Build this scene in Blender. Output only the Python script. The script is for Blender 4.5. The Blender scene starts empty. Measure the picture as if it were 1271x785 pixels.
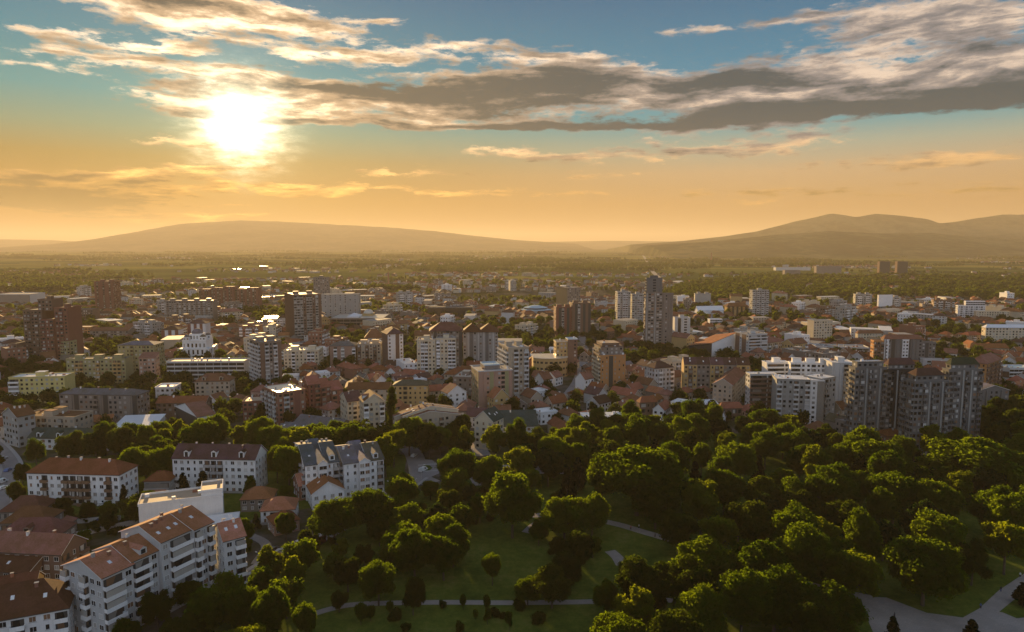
import bpy, bmesh, math, random
import numpy as np
from mathutils import Vector, Matrix
R = math.radians
scene = bpy.context.scene
COL = scene.collection
# ------------------------------------------------------------------ camera
PW, PH, FPX, PITCH, CH = 1271.0, 785.0, 848.0, R(6.02), 105.0
cam_d = bpy.data.cameras.new('camera'); cam = bpy.data.objects.new('camera', cam_d); COL.objects.link(cam)
cam.location = (0, 0, CH); cam.rotation_euler = (R(90) - PITCH, 0, 0)
cam_d.sensor_width = 36; cam_d.lens = 36 * FPX / PW; cam_d.clip_start = 1; cam_d.clip_end = 200000
scene.camera = cam
def ray(px, py):
    x = (px - PW / 2) / FPX; u = -(py - PH / 2) / FPX
    return Vector((x, math.cos(PITCH) + u * math.sin(PITCH), -math.sin(PITCH) + u * math.cos(PITCH)))
def G(px, py, z=0.0):                      # the point at height z seen at a photo pixel
    d = ray(px, py); t = (z - CH) / d.z
    return Vector((d.x * t, d.y * t, z))
def atY(px, py, Y):                        # the point at distance Y seen at a photo pixel
    d = ray(px, py); t = Y / d.y
    return Vector((d.x * t, Y, CH + d.z * t))
def depth(p): return p.y * math.cos(PITCH) + (CH - p.z) * math.sin(PITCH)
def proj(p):
    dz = p.z - CH; dep = p.y * math.cos(PITCH) - dz * math.sin(PITCH); up = p.y * math.sin(PITCH) + dz * math.cos(PITCH)
    return PW / 2 + FPX * p.x / dep, PH / 2 - FPX * up / dep
# ------------------------------------------------------------------ light and exposure
SUN_AZ, SUN_EL = R(-21.3), R(9.1)
sd = bpy.data.lights.new('sun', 'SUN'); sd.energy = 5.0; sd.angle = R(0.5); sd.color = (1.0, 0.64, 0.26)
so = bpy.data.objects.new('sun', sd); COL.objects.link(so)
SUNV = Vector((math.sin(SUN_AZ) * math.cos(SUN_EL), math.cos(SUN_AZ) * math.cos(SUN_EL), math.sin(SUN_EL)))
so.rotation_euler = (-SUNV).to_track_quat('-Z', 'Y').to_euler(); so.location = (-400, 900, 400)
vs = scene.view_settings
vs.view_transform = 'Standard'; vs.look = 'None'; vs.gamma = 1; vs.use_curve_mapping = False; vs.exposure = 1.08
cy = scene.cycles
cy.use_denoising = True; cy.denoising_prefilter = 'NONE'
try: cy.denoiser = 'OPENIMAGEDENOISE'
except Exception: pass
cy.max_bounces = 6; cy.diffuse_bounces = 2; cy.glossy_bounces = 2; cy.transmission_bounces = 3; cy.volume_bounces = 0
cy.sample_clamp_indirect = 4.0; cy.use_adaptive_sampling = True; cy.adaptive_threshold = 0.015
cy.caustics_reflective = False; cy.caustics_refractive = False
SKYK = 5.2
HAZE = 6.2e-5
# ------------------------------------------------------------------ node helper
class NT:
    def __init__(s, tree): s.t = tree; s.n = tree.nodes; s.l = tree.links
    def new(s, typ, **kw):
        nd = s.n.new(typ)
        for k, v in kw.items(): setattr(nd, k, v)
        return nd
    def put(s, sock, v):
        if isinstance(v, bpy.types.NodeSocket): s.l.new(v, sock)
        elif v is not None: sock.default_value = v
    def m(s, op, a, b=None, c=None, clamp=False):
        nd = s.new('ShaderNodeMath', operation=op, use_clamp=clamp)
        for i, v in enumerate((a, b, c)):
            if v is not None: s.put(nd.inputs[i], v)
        return nd.outputs[0]
    def v(s, op, a, b=None):
        nd = s.new('ShaderNodeVectorMath', operation=op)
        s.put(nd.inputs[0], a)
        if b is not None: s.put(nd.inputs[1], b)
        return nd.outputs['Value'] if op in ('DOT_PRODUCT', 'LENGTH') else nd.outputs[0]
    def xyz(s, x, y, z=0.0):
        nd = s.new('ShaderNodeCombineXYZ')
        for i, v in enumerate((x, y, z)): s.put(nd.inputs[i], v)
        return nd.outputs[0]
    def mix(s, f, a, b, blend='MIX'):
        nd = s.new('ShaderNodeMix', data_type='RGBA', blend_type=blend)
        s.put(nd.inputs[0], f); s.put(nd.inputs[6], a); s.put(nd.inputs[7], b)
        return nd.outputs[2]
    def ss(s, x, lo, hi):                   # smoothstep
        nd = s.new('ShaderNodeMapRange', interpolation_type='SMOOTHSTEP')
        s.put(nd.inputs[0], x); nd.inputs[1].default_value = lo; nd.inputs[2].default_value = hi
        return nd.outputs[0]
    def noise(s, vec, scale, detail=4, rough=0.5, w=None):
        nd = s.new('ShaderNodeTexNoise', noise_dimensions='3D')
        s.put(nd.inputs['Vector'], vec); s.put(nd.inputs['Scale'], scale); nd.inputs['Detail'].default_value = detail; nd.inputs['Roughness'].default_value = rough
        return nd.outputs[0]
    def ramp(s, f, stops, interp='LINEAR'):
        nd = s.new('ShaderNodeValToRGB'); cr = nd.color_ramp; cr.interpolation = interp
        while len(cr.elements) < len(stops): cr.elements.new(0.5)
        for e, (p, c) in zip(cr.elements, stops): e.position = p; e.color = (*c, 1)
        s.put(nd.inputs[0], f)
        return nd.outputs[0]
def C4(c): return (c[0], c[1], c[2], 1.0)
# ------------------------------------------------------------------ sky
def azel(px, py):
    d = ray(px, py)
    return math.degrees(math.atan2(d.x, d.y)), math.degrees(math.atan2(d.z, math.hypot(d.x, d.y)))
world = bpy.data.worlds.new('World'); scene.world = world; world.use_nodes = True
W = NT(world.node_tree); W.n.clear()
out = W.new('ShaderNodeOutputWorld'); bg = W.new('ShaderNodeBackground'); W.l.new(bg.outputs[0], out.inputs[0])
bg.inputs[1].default_value = 0.064
try: world.cycles.sampling_method = 'MANUAL'; world.cycles.sample_map_resolution = 1024
except Exception: pass
tc = W.new('ShaderNodeTexCoord').outputs['Generated']
nd = W.new('ShaderNodeVectorMath', operation='NORMALIZE'); W.l.new(tc, nd.inputs[0]); D = nd.outputs[0]
sp = W.new('ShaderNodeSeparateXYZ'); W.l.new(D, sp.inputs[0]); X, Y, Z = sp.outputs
EL = W.m('MULTIPLY', W.m('ARCSINE', Z), 57.2958)
AZ = W.m('MULTIPLY', W.m('ARCTAN2', X, Y), 57.2958)
AE = W.xyz(AZ, EL, 0.0)
sky = W.new('ShaderNodeTexSky', sky_type='NISHITA'); sky.sun_disc = False; sky.sun_elevation = SUN_EL; sky.sun_rotation = SUN_AZ % (2 * math.pi)
sky.air_density = 1.4; sky.dust_density = 2.0; sky.ozone_density = 2.5; sky.altitude = 100
SC = W.m('MULTIPLY', W.v('DOT_PRODUCT', D, tuple(SUNV)), 1.0)                 # cosine to the sun
SANG = W.m('MULTIPLY', W.m('ARCCOSINE', W.m('MINIMUM', SC, 0.99999)), 57.2958)    # degrees from the sun
# clear-air colour: sunset gradient by elevation (teal overhead, amber at the horizon), values relative to a background strength of 0.1
zen = W.ramp(W.m('DIVIDE', EL, 40.0, clamp=True), [
    (0.0, (.54, .28, .07)), (0.08, (.70, .38, .13)), (0.14, (.74, .50, .27)), (0.19, (.44, .53, .42)), (0.235, (.06, .43, .52)), (0.33, (.0, .30, .50)), (0.48, (.0, .17, .36)), (1.0, (.02, .10, .25))])
zenL = W.ramp(W.m('DIVIDE', EL, 40.0, clamp=True), [
    (0.0, (.48, .20, .01)), (0.09, (.58, .25, .01)), (0.16, (.44, .28, .06)), (0.21, (.24, .38, .25)), (0.27, (.04, .39, .43)), (0.36, (.0, .29, .42)), (0.48, (.0, .18, .36)), (1.0, (.02, .10, .25))])
azm = W.ss(AZ, -25.0, 22.0)
base = W.mix(azm, zenL, zen)
back = W.ss(W.m('MULTIPLY', Y, -1.0), -0.35, 0.55)                              # behind the camera: unseen pale blue sky, brightened to light the facades
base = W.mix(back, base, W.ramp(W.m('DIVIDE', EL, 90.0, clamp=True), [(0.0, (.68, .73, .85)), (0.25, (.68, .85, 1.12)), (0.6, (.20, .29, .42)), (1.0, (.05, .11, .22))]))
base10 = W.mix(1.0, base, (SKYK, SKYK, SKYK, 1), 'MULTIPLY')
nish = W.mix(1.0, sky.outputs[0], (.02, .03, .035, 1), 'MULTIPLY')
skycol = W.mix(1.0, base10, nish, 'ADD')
nf = W.noise(W.v('MULTIPLY', AE, (.50, 1.7, 1.0)), 1.0, 10, 0.66)
SG = W.m('ADD', W.m('MULTIPLY', SANG, .92), W.m('MULTIPLY', W.m('SUBTRACT', nf, .5), 4.5))
glow = W.m('ADD', W.m('MULTIPLY', W.m('POWER', math.e, W.m('MULTIPLY', W.m('POWER', W.m('DIVIDE', SG, 2.2), 2.0), -1.0)), 30.0),
           W.m('MULTIPLY', W.m('POWER', math.e, W.m('DIVIDE', SANG, -4.0)), 1.6))
gl = W.mix(1.0, (1.0, .80, .50, 1), W.xyz(glow, glow, glow), 'MULTIPLY')
skycol = W.mix(1.0, skycol, gl, 'ADD')
# clouds on a cloud layer plane
den = W.m('ADD', W.m('MAXIMUM', Z, 0.0), 0.07)
CP = W.xyz(W.m('DIVIDE', X, den), W.m('DIVIDE', Y, den), 0.0)
def off(p, v): return W.v('ADD', p, v)
def scl(p, v): return W.v('MULTIPLY', p, v)
def fbm(p, k=1.0, det=9): return W.noise(scl(p, (1.0 * k, .9 * k, 1.0)), 1.0, det, 0.58)
warp = W.new('ShaderNodeTexNoise'); W.l.new(scl(AE, (.10, .30, 1.0)), warp.inputs['Vector']); warp.inputs['Scale'].default_value = 1.0; warp.inputs['Detail'].default_value = 5
AEw = W.v('ADD', AE, W.v('MULTIPLY', W.v('SUBTRACT', warp.outputs['Color'], (.5, .5, .5)), (9.0, 3.0, 0)))
def blobs(lst, P):
    tot = None
    for (cx, cy_, rx, ry, w) in lst:
        a, e = azel(cx, cy_); a1, _ = azel(cx + rx, cy_); _, e1 = azel(cx, cy_ - ry)
        q = scl(W.v('SUBTRACT', P, (a, e, 0)), (1 / (a1 - a), 1 / (e1 - e), 0))
        g = W.m('MULTIPLY', W.m('POWER', math.e, W.m('MULTIPLY', W.v('DOT_PRODUCT', q, q), -1.0)), w)
        tot = g if tot is None else W.m('ADD', tot, g)
    return tot
COVER = [(420, 120, 230, 24, .85), (640, 108, 190, 30, .76), (860, 106, 210, 33, .82), (1080, 110, 200, 33, .82), (1260, 95, 130, 46, .9), (1000, 142, 420, 13, .8), (560, 153, 240, 6, .72), (300, 135, 100, 14, .6),
         (170, 4, 200, 24, .86), (340, 20, 140, 17, .60), (430, 66, 140, 12, .68), (590, 58, 110, 11, .54), (90, 66, 110, 12, .66), (55, 38, 110, 12, .66), (20, 78, 90, 9, .6), (215, 58, 45, 8, .6), (220, 172, 90, 8, .70), (310, 92, 90, 10, .56),
         (975, 20, 110, 11, .58), (1125, 25, 110, 22, .72), (1250, 20, 100, 30, .86), (860, 38, 70, 10, .56), (478, 24, 28, 5, .66), (680, 72, 70, 9, .5), (1060, 60, 90, 10, .5),
         (70, 240, 170, 24, .95), (290, 214, 80, 8, .82), (960, 178, 300, 13, .60), (420, 238, 260, 8, .58), (700, 195, 160, 9, .58), (80, 214, 140, 8, .64), (1150, 205, 190, 10, .58), (15, 182, 30, 4, .5), (560, 215, 190, 7, .56), (880, 240, 270, 8, .52), (230, 265, 200, 6, .5), (1150, 245, 200, 7, .48)]
DARK = [(480, 108, 160, 11, .95), (620, 114, 120, 16, .55), (720, 153, 330, 7, 1.05), (700, 98, 60, 14, .5), (870, 100, 120, 15, .95), (640, 132, 150, 11, .6), (1000, 137, 280, 12, 1.2), (1150, 132, 200, 16, 1.25), (1250, 122, 140, 18, 1.05), (1060, 100, 80, 10, .4), (1240, 60, 80, 16, .5),
        (200, 0, 130, 11, .75), (165, 173, 24, 5, .7), (60, 240, 180, 24, 1.0), (90, 214, 70, 4, .65), (330, 78, 40, 5, .3)]
n0 = fbm(CP, 1.05); n1 = fbm(off(CP, (SUNV.x * .10, SUNV.y * .10, 0)), 1.05)
cov = blobs(COVER, AEw)
mean = W.m('ADD', W.m('MULTIPLY', n0, .55), W.m('MULTIPLY', nf, .45))
dens = W.m('ADD', cov, W.m('MULTIPLY', W.m('SUBTRACT', mean, 0.5), 3.5))
dens = W.m('ADD', dens, W.m('MULTIPLY', W.ss(EL, 24.0, 45.0), 0.30))            # broken cloud overhead and behind
alpha = W.ss(dens, 0.34, 0.74)
dk = blobs(DARK, AEw)
ns = W.noise(scl(AEw, (.13, 1.15, 1.0)), 1.0, 7, 0.58)
thick = W.m('ADD', dk, W.m('ADD', W.m('MULTIPLY', W.m('SUBTRACT', nf, .5), 1.3), W.m('MULTIPLY', W.m('SUBTRACT', ns, .5), 2.6)))
thick = W.m('ADD', thick, W.m('MULTIPLY', W.m('SUBTRACT', n0, n1), 2.6))
thick = W.m('ADD', thick, W.m('MULTIPLY', W.m('SUBTRACT', dens, .9), .16))
thk = W.ss(thick, -0.28, 0.68)
prox = W.m('POWER', math.e, W.m('DIVIDE', SANG, -13.0))
lit = W.mix(W.ss(EL, 3.0, 12.0), (6.8, 3.6, .9, 1), (6.6, 5.2, 4.1, 1))
lit = W.mix(1.0, lit, W.mix(prox, (.92, .92, .92, 1), (4.0, 3.6, 2.8, 1)), 'MULTIPLY')
shade = W.mix(W.ss(EL, 2.0, 9.0), (1.3, .85, .10, 1), W.mix(W.ss(AZ, -20.0, 18.0), (.9, .85, .68, 1), (.0, .36, .60, 1)))
mid_ = W.mix(W.ss(EL, 3.0, 9.0), (3.2, 1.75, .35, 1), W.mix(W.ss(AZ, -14.0, 22.0), (3.0, 2.2, 1.5, 1), (1.9, 1.8, 1.85, 1)))
mid_ = W.mix(1.0, mid_, W.mix(prox, (.95, .95, .95, 1), (2.2, 2.0, 1.6, 1)), 'MULTIPLY')
ccol = W.mix(W.ss(thick, .18, .85), W.mix(W.ss(thick, -.45, .30), lit, mid_), shade)
ccol = W.mix(back, ccol, W.mix(thk, (15.0, 15.4, 16.2, 1), (7.4, 8.4, 9.8, 1)))  # unseen clouds behind the camera, made brighter as fill for the facades
alpha = W.m('MULTIPLY', alpha, W.ss(EL, 0.2, 2.0))
alpha = W.m('MULTIPLY', alpha, W.m('SUBTRACT', 1.0, W.m('MULTIPLY', W.m('POWER', math.e, W.m('MULTIPLY', W.m('POWER', W.m('DIVIDE', SANG, 3.4), 2.0), -1.0)), .8)))
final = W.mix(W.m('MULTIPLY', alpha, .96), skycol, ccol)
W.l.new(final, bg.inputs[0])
# ------------------------------------------------------------------ materials
MATS = {}
def mat(name, color, rough=.85, var=.12, scale=.35, metal=0.0, spec=.35, rnd=.0, wallk=False):
    if name in MATS: return MATS[name]
    m = bpy.data.materials.new(name); m.use_nodes = True; t = NT(m.node_tree); b = t.n['Principled BSDF']
    co = t.new('ShaderNodeTexCoord').outputs['Object']
    n1 = t.noise(co, scale, 5, .6); n2 = t.noise(co, scale * 9, 3, .6)
    f = t.m('ADD', t.m('MULTIPLY', n1, .65), t.m('MULTIPLY', n2, .35))
    if wallk:
        sv = t.new('ShaderNodeVectorMath', operation='MULTIPLY'); t.l.new(co, sv.inputs[0]); sv.inputs[1].default_value = (1.6, 1.6, .10); f = t.m('ADD', t.m('MULTIPLY', f, .6), t.m('MULTIPLY', t.noise(sv.outputs[0], 1.0, 4, .7), .4))
    f = t.m('ADD', 1 - var, t.m('MULTIPLY', f, 2 * var))
    if rnd:
        oi = t.new('ShaderNodeObjectInfo').outputs['Random']
        f = t.m('MULTIPLY', f, t.m('ADD', 1 - rnd, t.m('MULTIPLY', oi, 2 * rnd)))
    c = t.mix(1.0, C4(color), t.xyz(f, f, f), 'MULTIPLY')
    t.l.new(c, b.inputs['Base Color']); b.inputs['Roughness'].default_value = rough; b.inputs['Metallic'].default_value = metal
    b.inputs['Specular IOR Level'].default_value = spec
    MATS[name] = m; return m
def tile_mat(name, color, rnd=.28):
    m = bpy.data.materials.new(name); m.use_nodes = True; t = NT(m.node_tree); b = t.n['Principled BSDF']
    co = t.new('ShaderNodeTexCoord').outputs['Object']
    n1 = t.noise(co, .25, 5, .65); n2 = t.noise(co, 2.2, 3, .7)
    wv = t.new('ShaderNodeTexWave', wave_type='BANDS', bands_direction='Z'); wv.inputs['Scale'].default_value = 1.6; wv.inputs['Distortion'].default_value = .6; t.l.new(co, wv.inputs[0])
    oi = t.new('ShaderNodeObjectInfo').outputs['Random']
    f = t.m('ADD', t.m('MULTIPLY', n1, 1.05), t.m('ADD', t.m('MULTIPLY', n2, .8), t.m('MULTIPLY', wv.outputs['Fac'], .12)))
    f = t.m('MULTIPLY', f, t.m('ADD', 1.0 - rnd, t.m('MULTIPLY', oi, 2 * rnd)))
    c = t.mix(1.0, C4(color), t.xyz(f, f, t.m('MULTIPLY', f, f)), 'MULTIPLY')
    t.l.new(c, b.inputs['Base Color']); b.inputs['Roughness'].default_value = .8; b.inputs['Specular IOR Level'].default_value = .12
    MATS[name] = m; return m
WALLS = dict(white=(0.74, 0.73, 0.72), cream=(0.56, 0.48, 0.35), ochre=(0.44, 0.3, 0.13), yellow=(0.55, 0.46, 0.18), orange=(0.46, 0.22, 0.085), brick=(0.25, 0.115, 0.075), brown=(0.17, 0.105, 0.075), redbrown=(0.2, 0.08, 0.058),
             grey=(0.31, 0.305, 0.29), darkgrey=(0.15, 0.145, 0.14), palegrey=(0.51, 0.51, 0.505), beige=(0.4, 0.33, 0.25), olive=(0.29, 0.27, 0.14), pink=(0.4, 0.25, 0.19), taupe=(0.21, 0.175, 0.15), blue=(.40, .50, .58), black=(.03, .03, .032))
for k, c in WALLS.items(): mat(k, c, .86, .34, .22, rnd=.09, wallk=True)
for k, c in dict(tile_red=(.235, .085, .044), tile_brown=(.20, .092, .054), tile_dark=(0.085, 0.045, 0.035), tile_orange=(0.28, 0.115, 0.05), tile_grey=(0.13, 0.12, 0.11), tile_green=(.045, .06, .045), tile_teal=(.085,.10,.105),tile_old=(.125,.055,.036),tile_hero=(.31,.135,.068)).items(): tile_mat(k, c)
mat('flat_grey', (.27, .26, .25), .7, .25, .12); mat('flat_dark', (.11, .105, .10), .75, .25, .12); mat('flat_pale', (.74, .73, .72), .36, .18, .12, spec=.5); mat('flat_tan', (.46, .34, .23), .7, .22, .12)
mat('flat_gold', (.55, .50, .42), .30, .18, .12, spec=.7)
mat('metal_pale', (.70, .71, .73), .38, .12, .2, spec=.6); mat('metal_blue', (.38, .52, .58), .4, .12, .2, spec=.6)
mat('glass_dark', (.018, .021, .024), .12, .3, .5, spec=.5, rnd=.4); mat('glass_curtain', (.30, .28, .25), .5, .3, .5, rnd=.35); mat('shutter', (.42, .41, .39), .6, .2, .5, rnd=.3); mat('shutter_brown', (.20, .11, .06), .6, .2, .5, rnd=.3)
mat('trim_white', (.72, .72, .71), .6, .08); mat('trim_dark', (.05, .048, .045), .6, .1); mat('railing', (.08, .08, .08), .5, .1); mat('concrete', (.34, .33, .32), .85, .2, .3)
mat('bark', (.075, .055, .038), .9, .25, 1.2); mat('timber', (.20, .12, .07), .8, .2)
mat('steel', (.30, .31, .32), .45, .1); mat('rubber', (.02, .02, .02), .8, .1); mat('car_glass', (.012, .014, .016), .08, .1, spec=.6)
# ------------------------------------------------------------------ mesh helper
class MB:
    def __init__(s): s.v = []; s.f = []; s.m = []; s.mats = []
    def mi(s, m):
        if m not in s.mats: s.mats.append(m)
        return s.mats.index(m)
    def face(s, pts, m):
        k = len(s.v); s.v += [tuple(p) for p in pts]; s.f.append(tuple(range(k, k + len(pts)))); s.m.append(s.mi(m))
    def box(s, x0, x1, y0, y1, z0, z1, m, T=None, top=None):
        P = [(x0, y0, z0), (x1, y0, z0), (x1, y1, z0), (x0, y1, z0), (x0, y0, z1), (x1, y0, z1), (x1, y1, z1), (x0, y1, z1)]
        if T: P = [T(p) for p in P]
        k = len(s.v); s.v += P; i = s.mi(m)
        for q in ((3, 2, 1, 0), (4, 5, 6, 7), (0, 1, 5, 4), (1, 2, 6, 5), (2, 3, 7, 6), (3, 0, 4, 7)):
            s.f.append(tuple(k + j for j in q)); s.m.append(i)
        if top: s.m[-5] = s.mi(top)
    def prism(s, poly, z0, z1, m, top=None):
        n = len(poly); k = len(s.v); i = s.mi(m); j2 = s.mi(top or m)
        s.v += [(p[0], p[1], z0) for p in poly] + [(p[0], p[1], z1) for p in poly]
        s.f.append(tuple(range(k + n - 1, k - 1, -1))); s.m.append(i); s.f.append(tuple(range(k + n, k + 2 * n))); s.m.append(j2)
        for a in range(n):
            b = (a + 1) % n; s.f.append((k + a, k + b, k + n + b, k + n + a)); s.m.append(i)
    def lathe(s, cx, cy_, prof, m, seg=12):
        k = len(s.v); i = s.mi(m)
        for (r, z) in prof: s.v += [(cx + r * math.cos(2 * math.pi * a / seg), cy_ + r * math.sin(2 * math.pi * a / seg), z) for a in range(seg)]
        for j in range(len(prof) - 1):
            for a in range(seg):
                b = (a + 1) % seg; s.f.append((k + j * seg + a, k + j * seg + b, k + (j + 1) * seg + b, k + (j + 1) * seg + a)); s.m.append(i)
        s.f.append(tuple(k + (len(prof) - 1) * seg + a for a in range(seg))); s.m.append(i)
    def tube(s, p, q, r0, r1, m, seg=6):
        p = Vector(p); q = Vector(q); d = (q - p).normalized(); u = d.orthogonal().normalized(); w = d.cross(u); k = len(s.v); i = s.mi(m)
        for c, r in ((p, r0), (q, r1)): s.v += [tuple(c + u * (r * math.cos(2 * math.pi * a / seg)) + w * (r * math.sin(2 * math.pi * a / seg))) for a in range(seg)]
        for a in range(seg):
            b = (a + 1) % seg; s.f.append((k + a, k + b, k + seg + b, k + seg + a)); s.m.append(i)
        s.f.append(tuple(k + seg + a for a in range(seg))); s.m.append(i)
    def mesh(s, name):
        me = bpy.data.meshes.new(name); me.from_pydata(s.v, [], s.f)
        for m in s.mats: me.materials.append(MATS[m])
        me.polygons.foreach_set('material_index', s.m); me.update(); return me
    def build(s, name, parent=None): return link(name, s.mesh(name), parent)
def link(name, data, parent=None):
    o = bpy.data.objects.new(name, data); COL.objects.link(o)
    if parent: o.parent = parent
    return o
def np_mesh(name, V, F, mat_names, midx=None, smooth=False):
    me = bpy.data.meshes.new(name); n, k = F.shape
    me.vertices.add(len(V)); me.vertices.foreach_set('co', np.ascontiguousarray(V, np.float32).ravel())
    me.loops.add(n * k); me.loops.foreach_set('vertex_index', np.ascontiguousarray(F, np.int32).ravel())
    me.polygons.add(n); me.polygons.foreach_set('loop_start', np.arange(0, n * k, k, dtype=np.int32)); me.polygons.foreach_set('loop_total', np.full(n, k, np.int32))
    for m in mat_names: me.materials.append(MATS[m])
    if midx is not None: me.polygons.foreach_set('material_index', midx.astype(np.int32))
    me.polygons.foreach_set('use_smooth', np.full(n, smooth)); me.update(calc_edges=True); me.validate(); return me
def tag(o, label, cat, group=None, kind=None):
    if len(label.split()) > 16: print('LONG', len(label.split()), label)
    o['label'] = label
    if cat: o['category'] = cat
    if group: o['group'] = group
    if kind: o['kind'] = kind
    return o
def empty(name, loc, rz=0):
    o = bpy.data.objects.new(name, None); COL.objects.link(o); o.location = loc; o.rotation_euler = (0, 0, rz); o.empty_display_size = .5; return o
KIDS = {}
def index_kids():
    KIDS.clear()
    for o in COL.objects:
        if o.parent: KIDS.setdefault(o.parent.name, []).append(o)
def kids(o): return KIDS.get(o.name, ())
def copy_tree(o, parent=None):
    c = o.copy(); COL.objects.link(c); c.parent = parent
    for ch in kids(o): copy_tree(ch, c)
    return c
def drop_tree(o):
    for ch in kids(o): drop_tree(ch)
    bpy.data.objects.remove(o)
# ------------------------------------------------------------------ buildings
WIN_CACHE, BAL_CACHE = {}, {}
def win_mesh(w, h, g, split=2):
    k = (round(w, 1), round(h, 1), g, split)
    if k not in WIN_CACHE:
        b = MB(); w, h = k[0], k[1]; t = .07
        b.box(-w / 2, w / 2, -.02, .01, 0, h, g)
        for x in (-w / 2, w / 2): b.box(x - t / 2, x + t / 2, -.07, .012, -t / 2, h + t / 2, 'trim_white')
        for z in (0, h): b.box(-w / 2 + t / 2 + .001, w / 2 - t / 2 - .001, -.068, .012, z - t / 2, z + t / 2, 'trim_white')
        for j in range(1, split): b.box(-w / 2 + w * j / split - .03, -w / 2 + w * j / split + .03, -.06, .009, t / 2, h - t / 2, 'trim_white')
        b.box(-w / 2 - .1, w / 2 + .1, -.17, .011, -.12, -t / 2 - .002, 'concrete')
        WIN_CACHE[k] = b.mesh('window')
    return WIN_CACHE[k]
def add_balcony(b, w, m, T=None, rail='solid', dep=1.15):
    b.box(-w / 2, w / 2, -dep, .0, -.18, 0, 'concrete', T)
    if rail == 'solid':
        b.box(-w / 2, w / 2, -dep - .08, -dep + .04, -.2, .98, m, T); b.box(-w / 2, -w / 2 + .1, -dep + .041, -.01, .001, .97, m, T); b.box(w / 2 - .1, w / 2, -dep + .041, -.01, .001, .97, m, T)
    else:
        b.box(-w / 2, w / 2, -dep - .02, -dep + .03, .92, .98, m, T); n = max(4, int(w / .35))
        for j in range(n + 1):
            x = -w / 2 + .03 + (w - .06) * j / n; b.box(x - .025, x + .025, -dep - .015, -dep + .025, .0, .92, m, T)
def bal_mesh(w, m, rail):
    k = (round(w, 1), m, rail)
    if k not in BAL_CACHE:
        b = MB(); add_balcony(b, k[0], m, None, rail); BAL_CACHE[k] = b.mesh('balcony')
    return BAL_CACHE[k]
FOOT = []; LAND = []; BUILDINGS = []
rng = random.Random(7)
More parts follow.
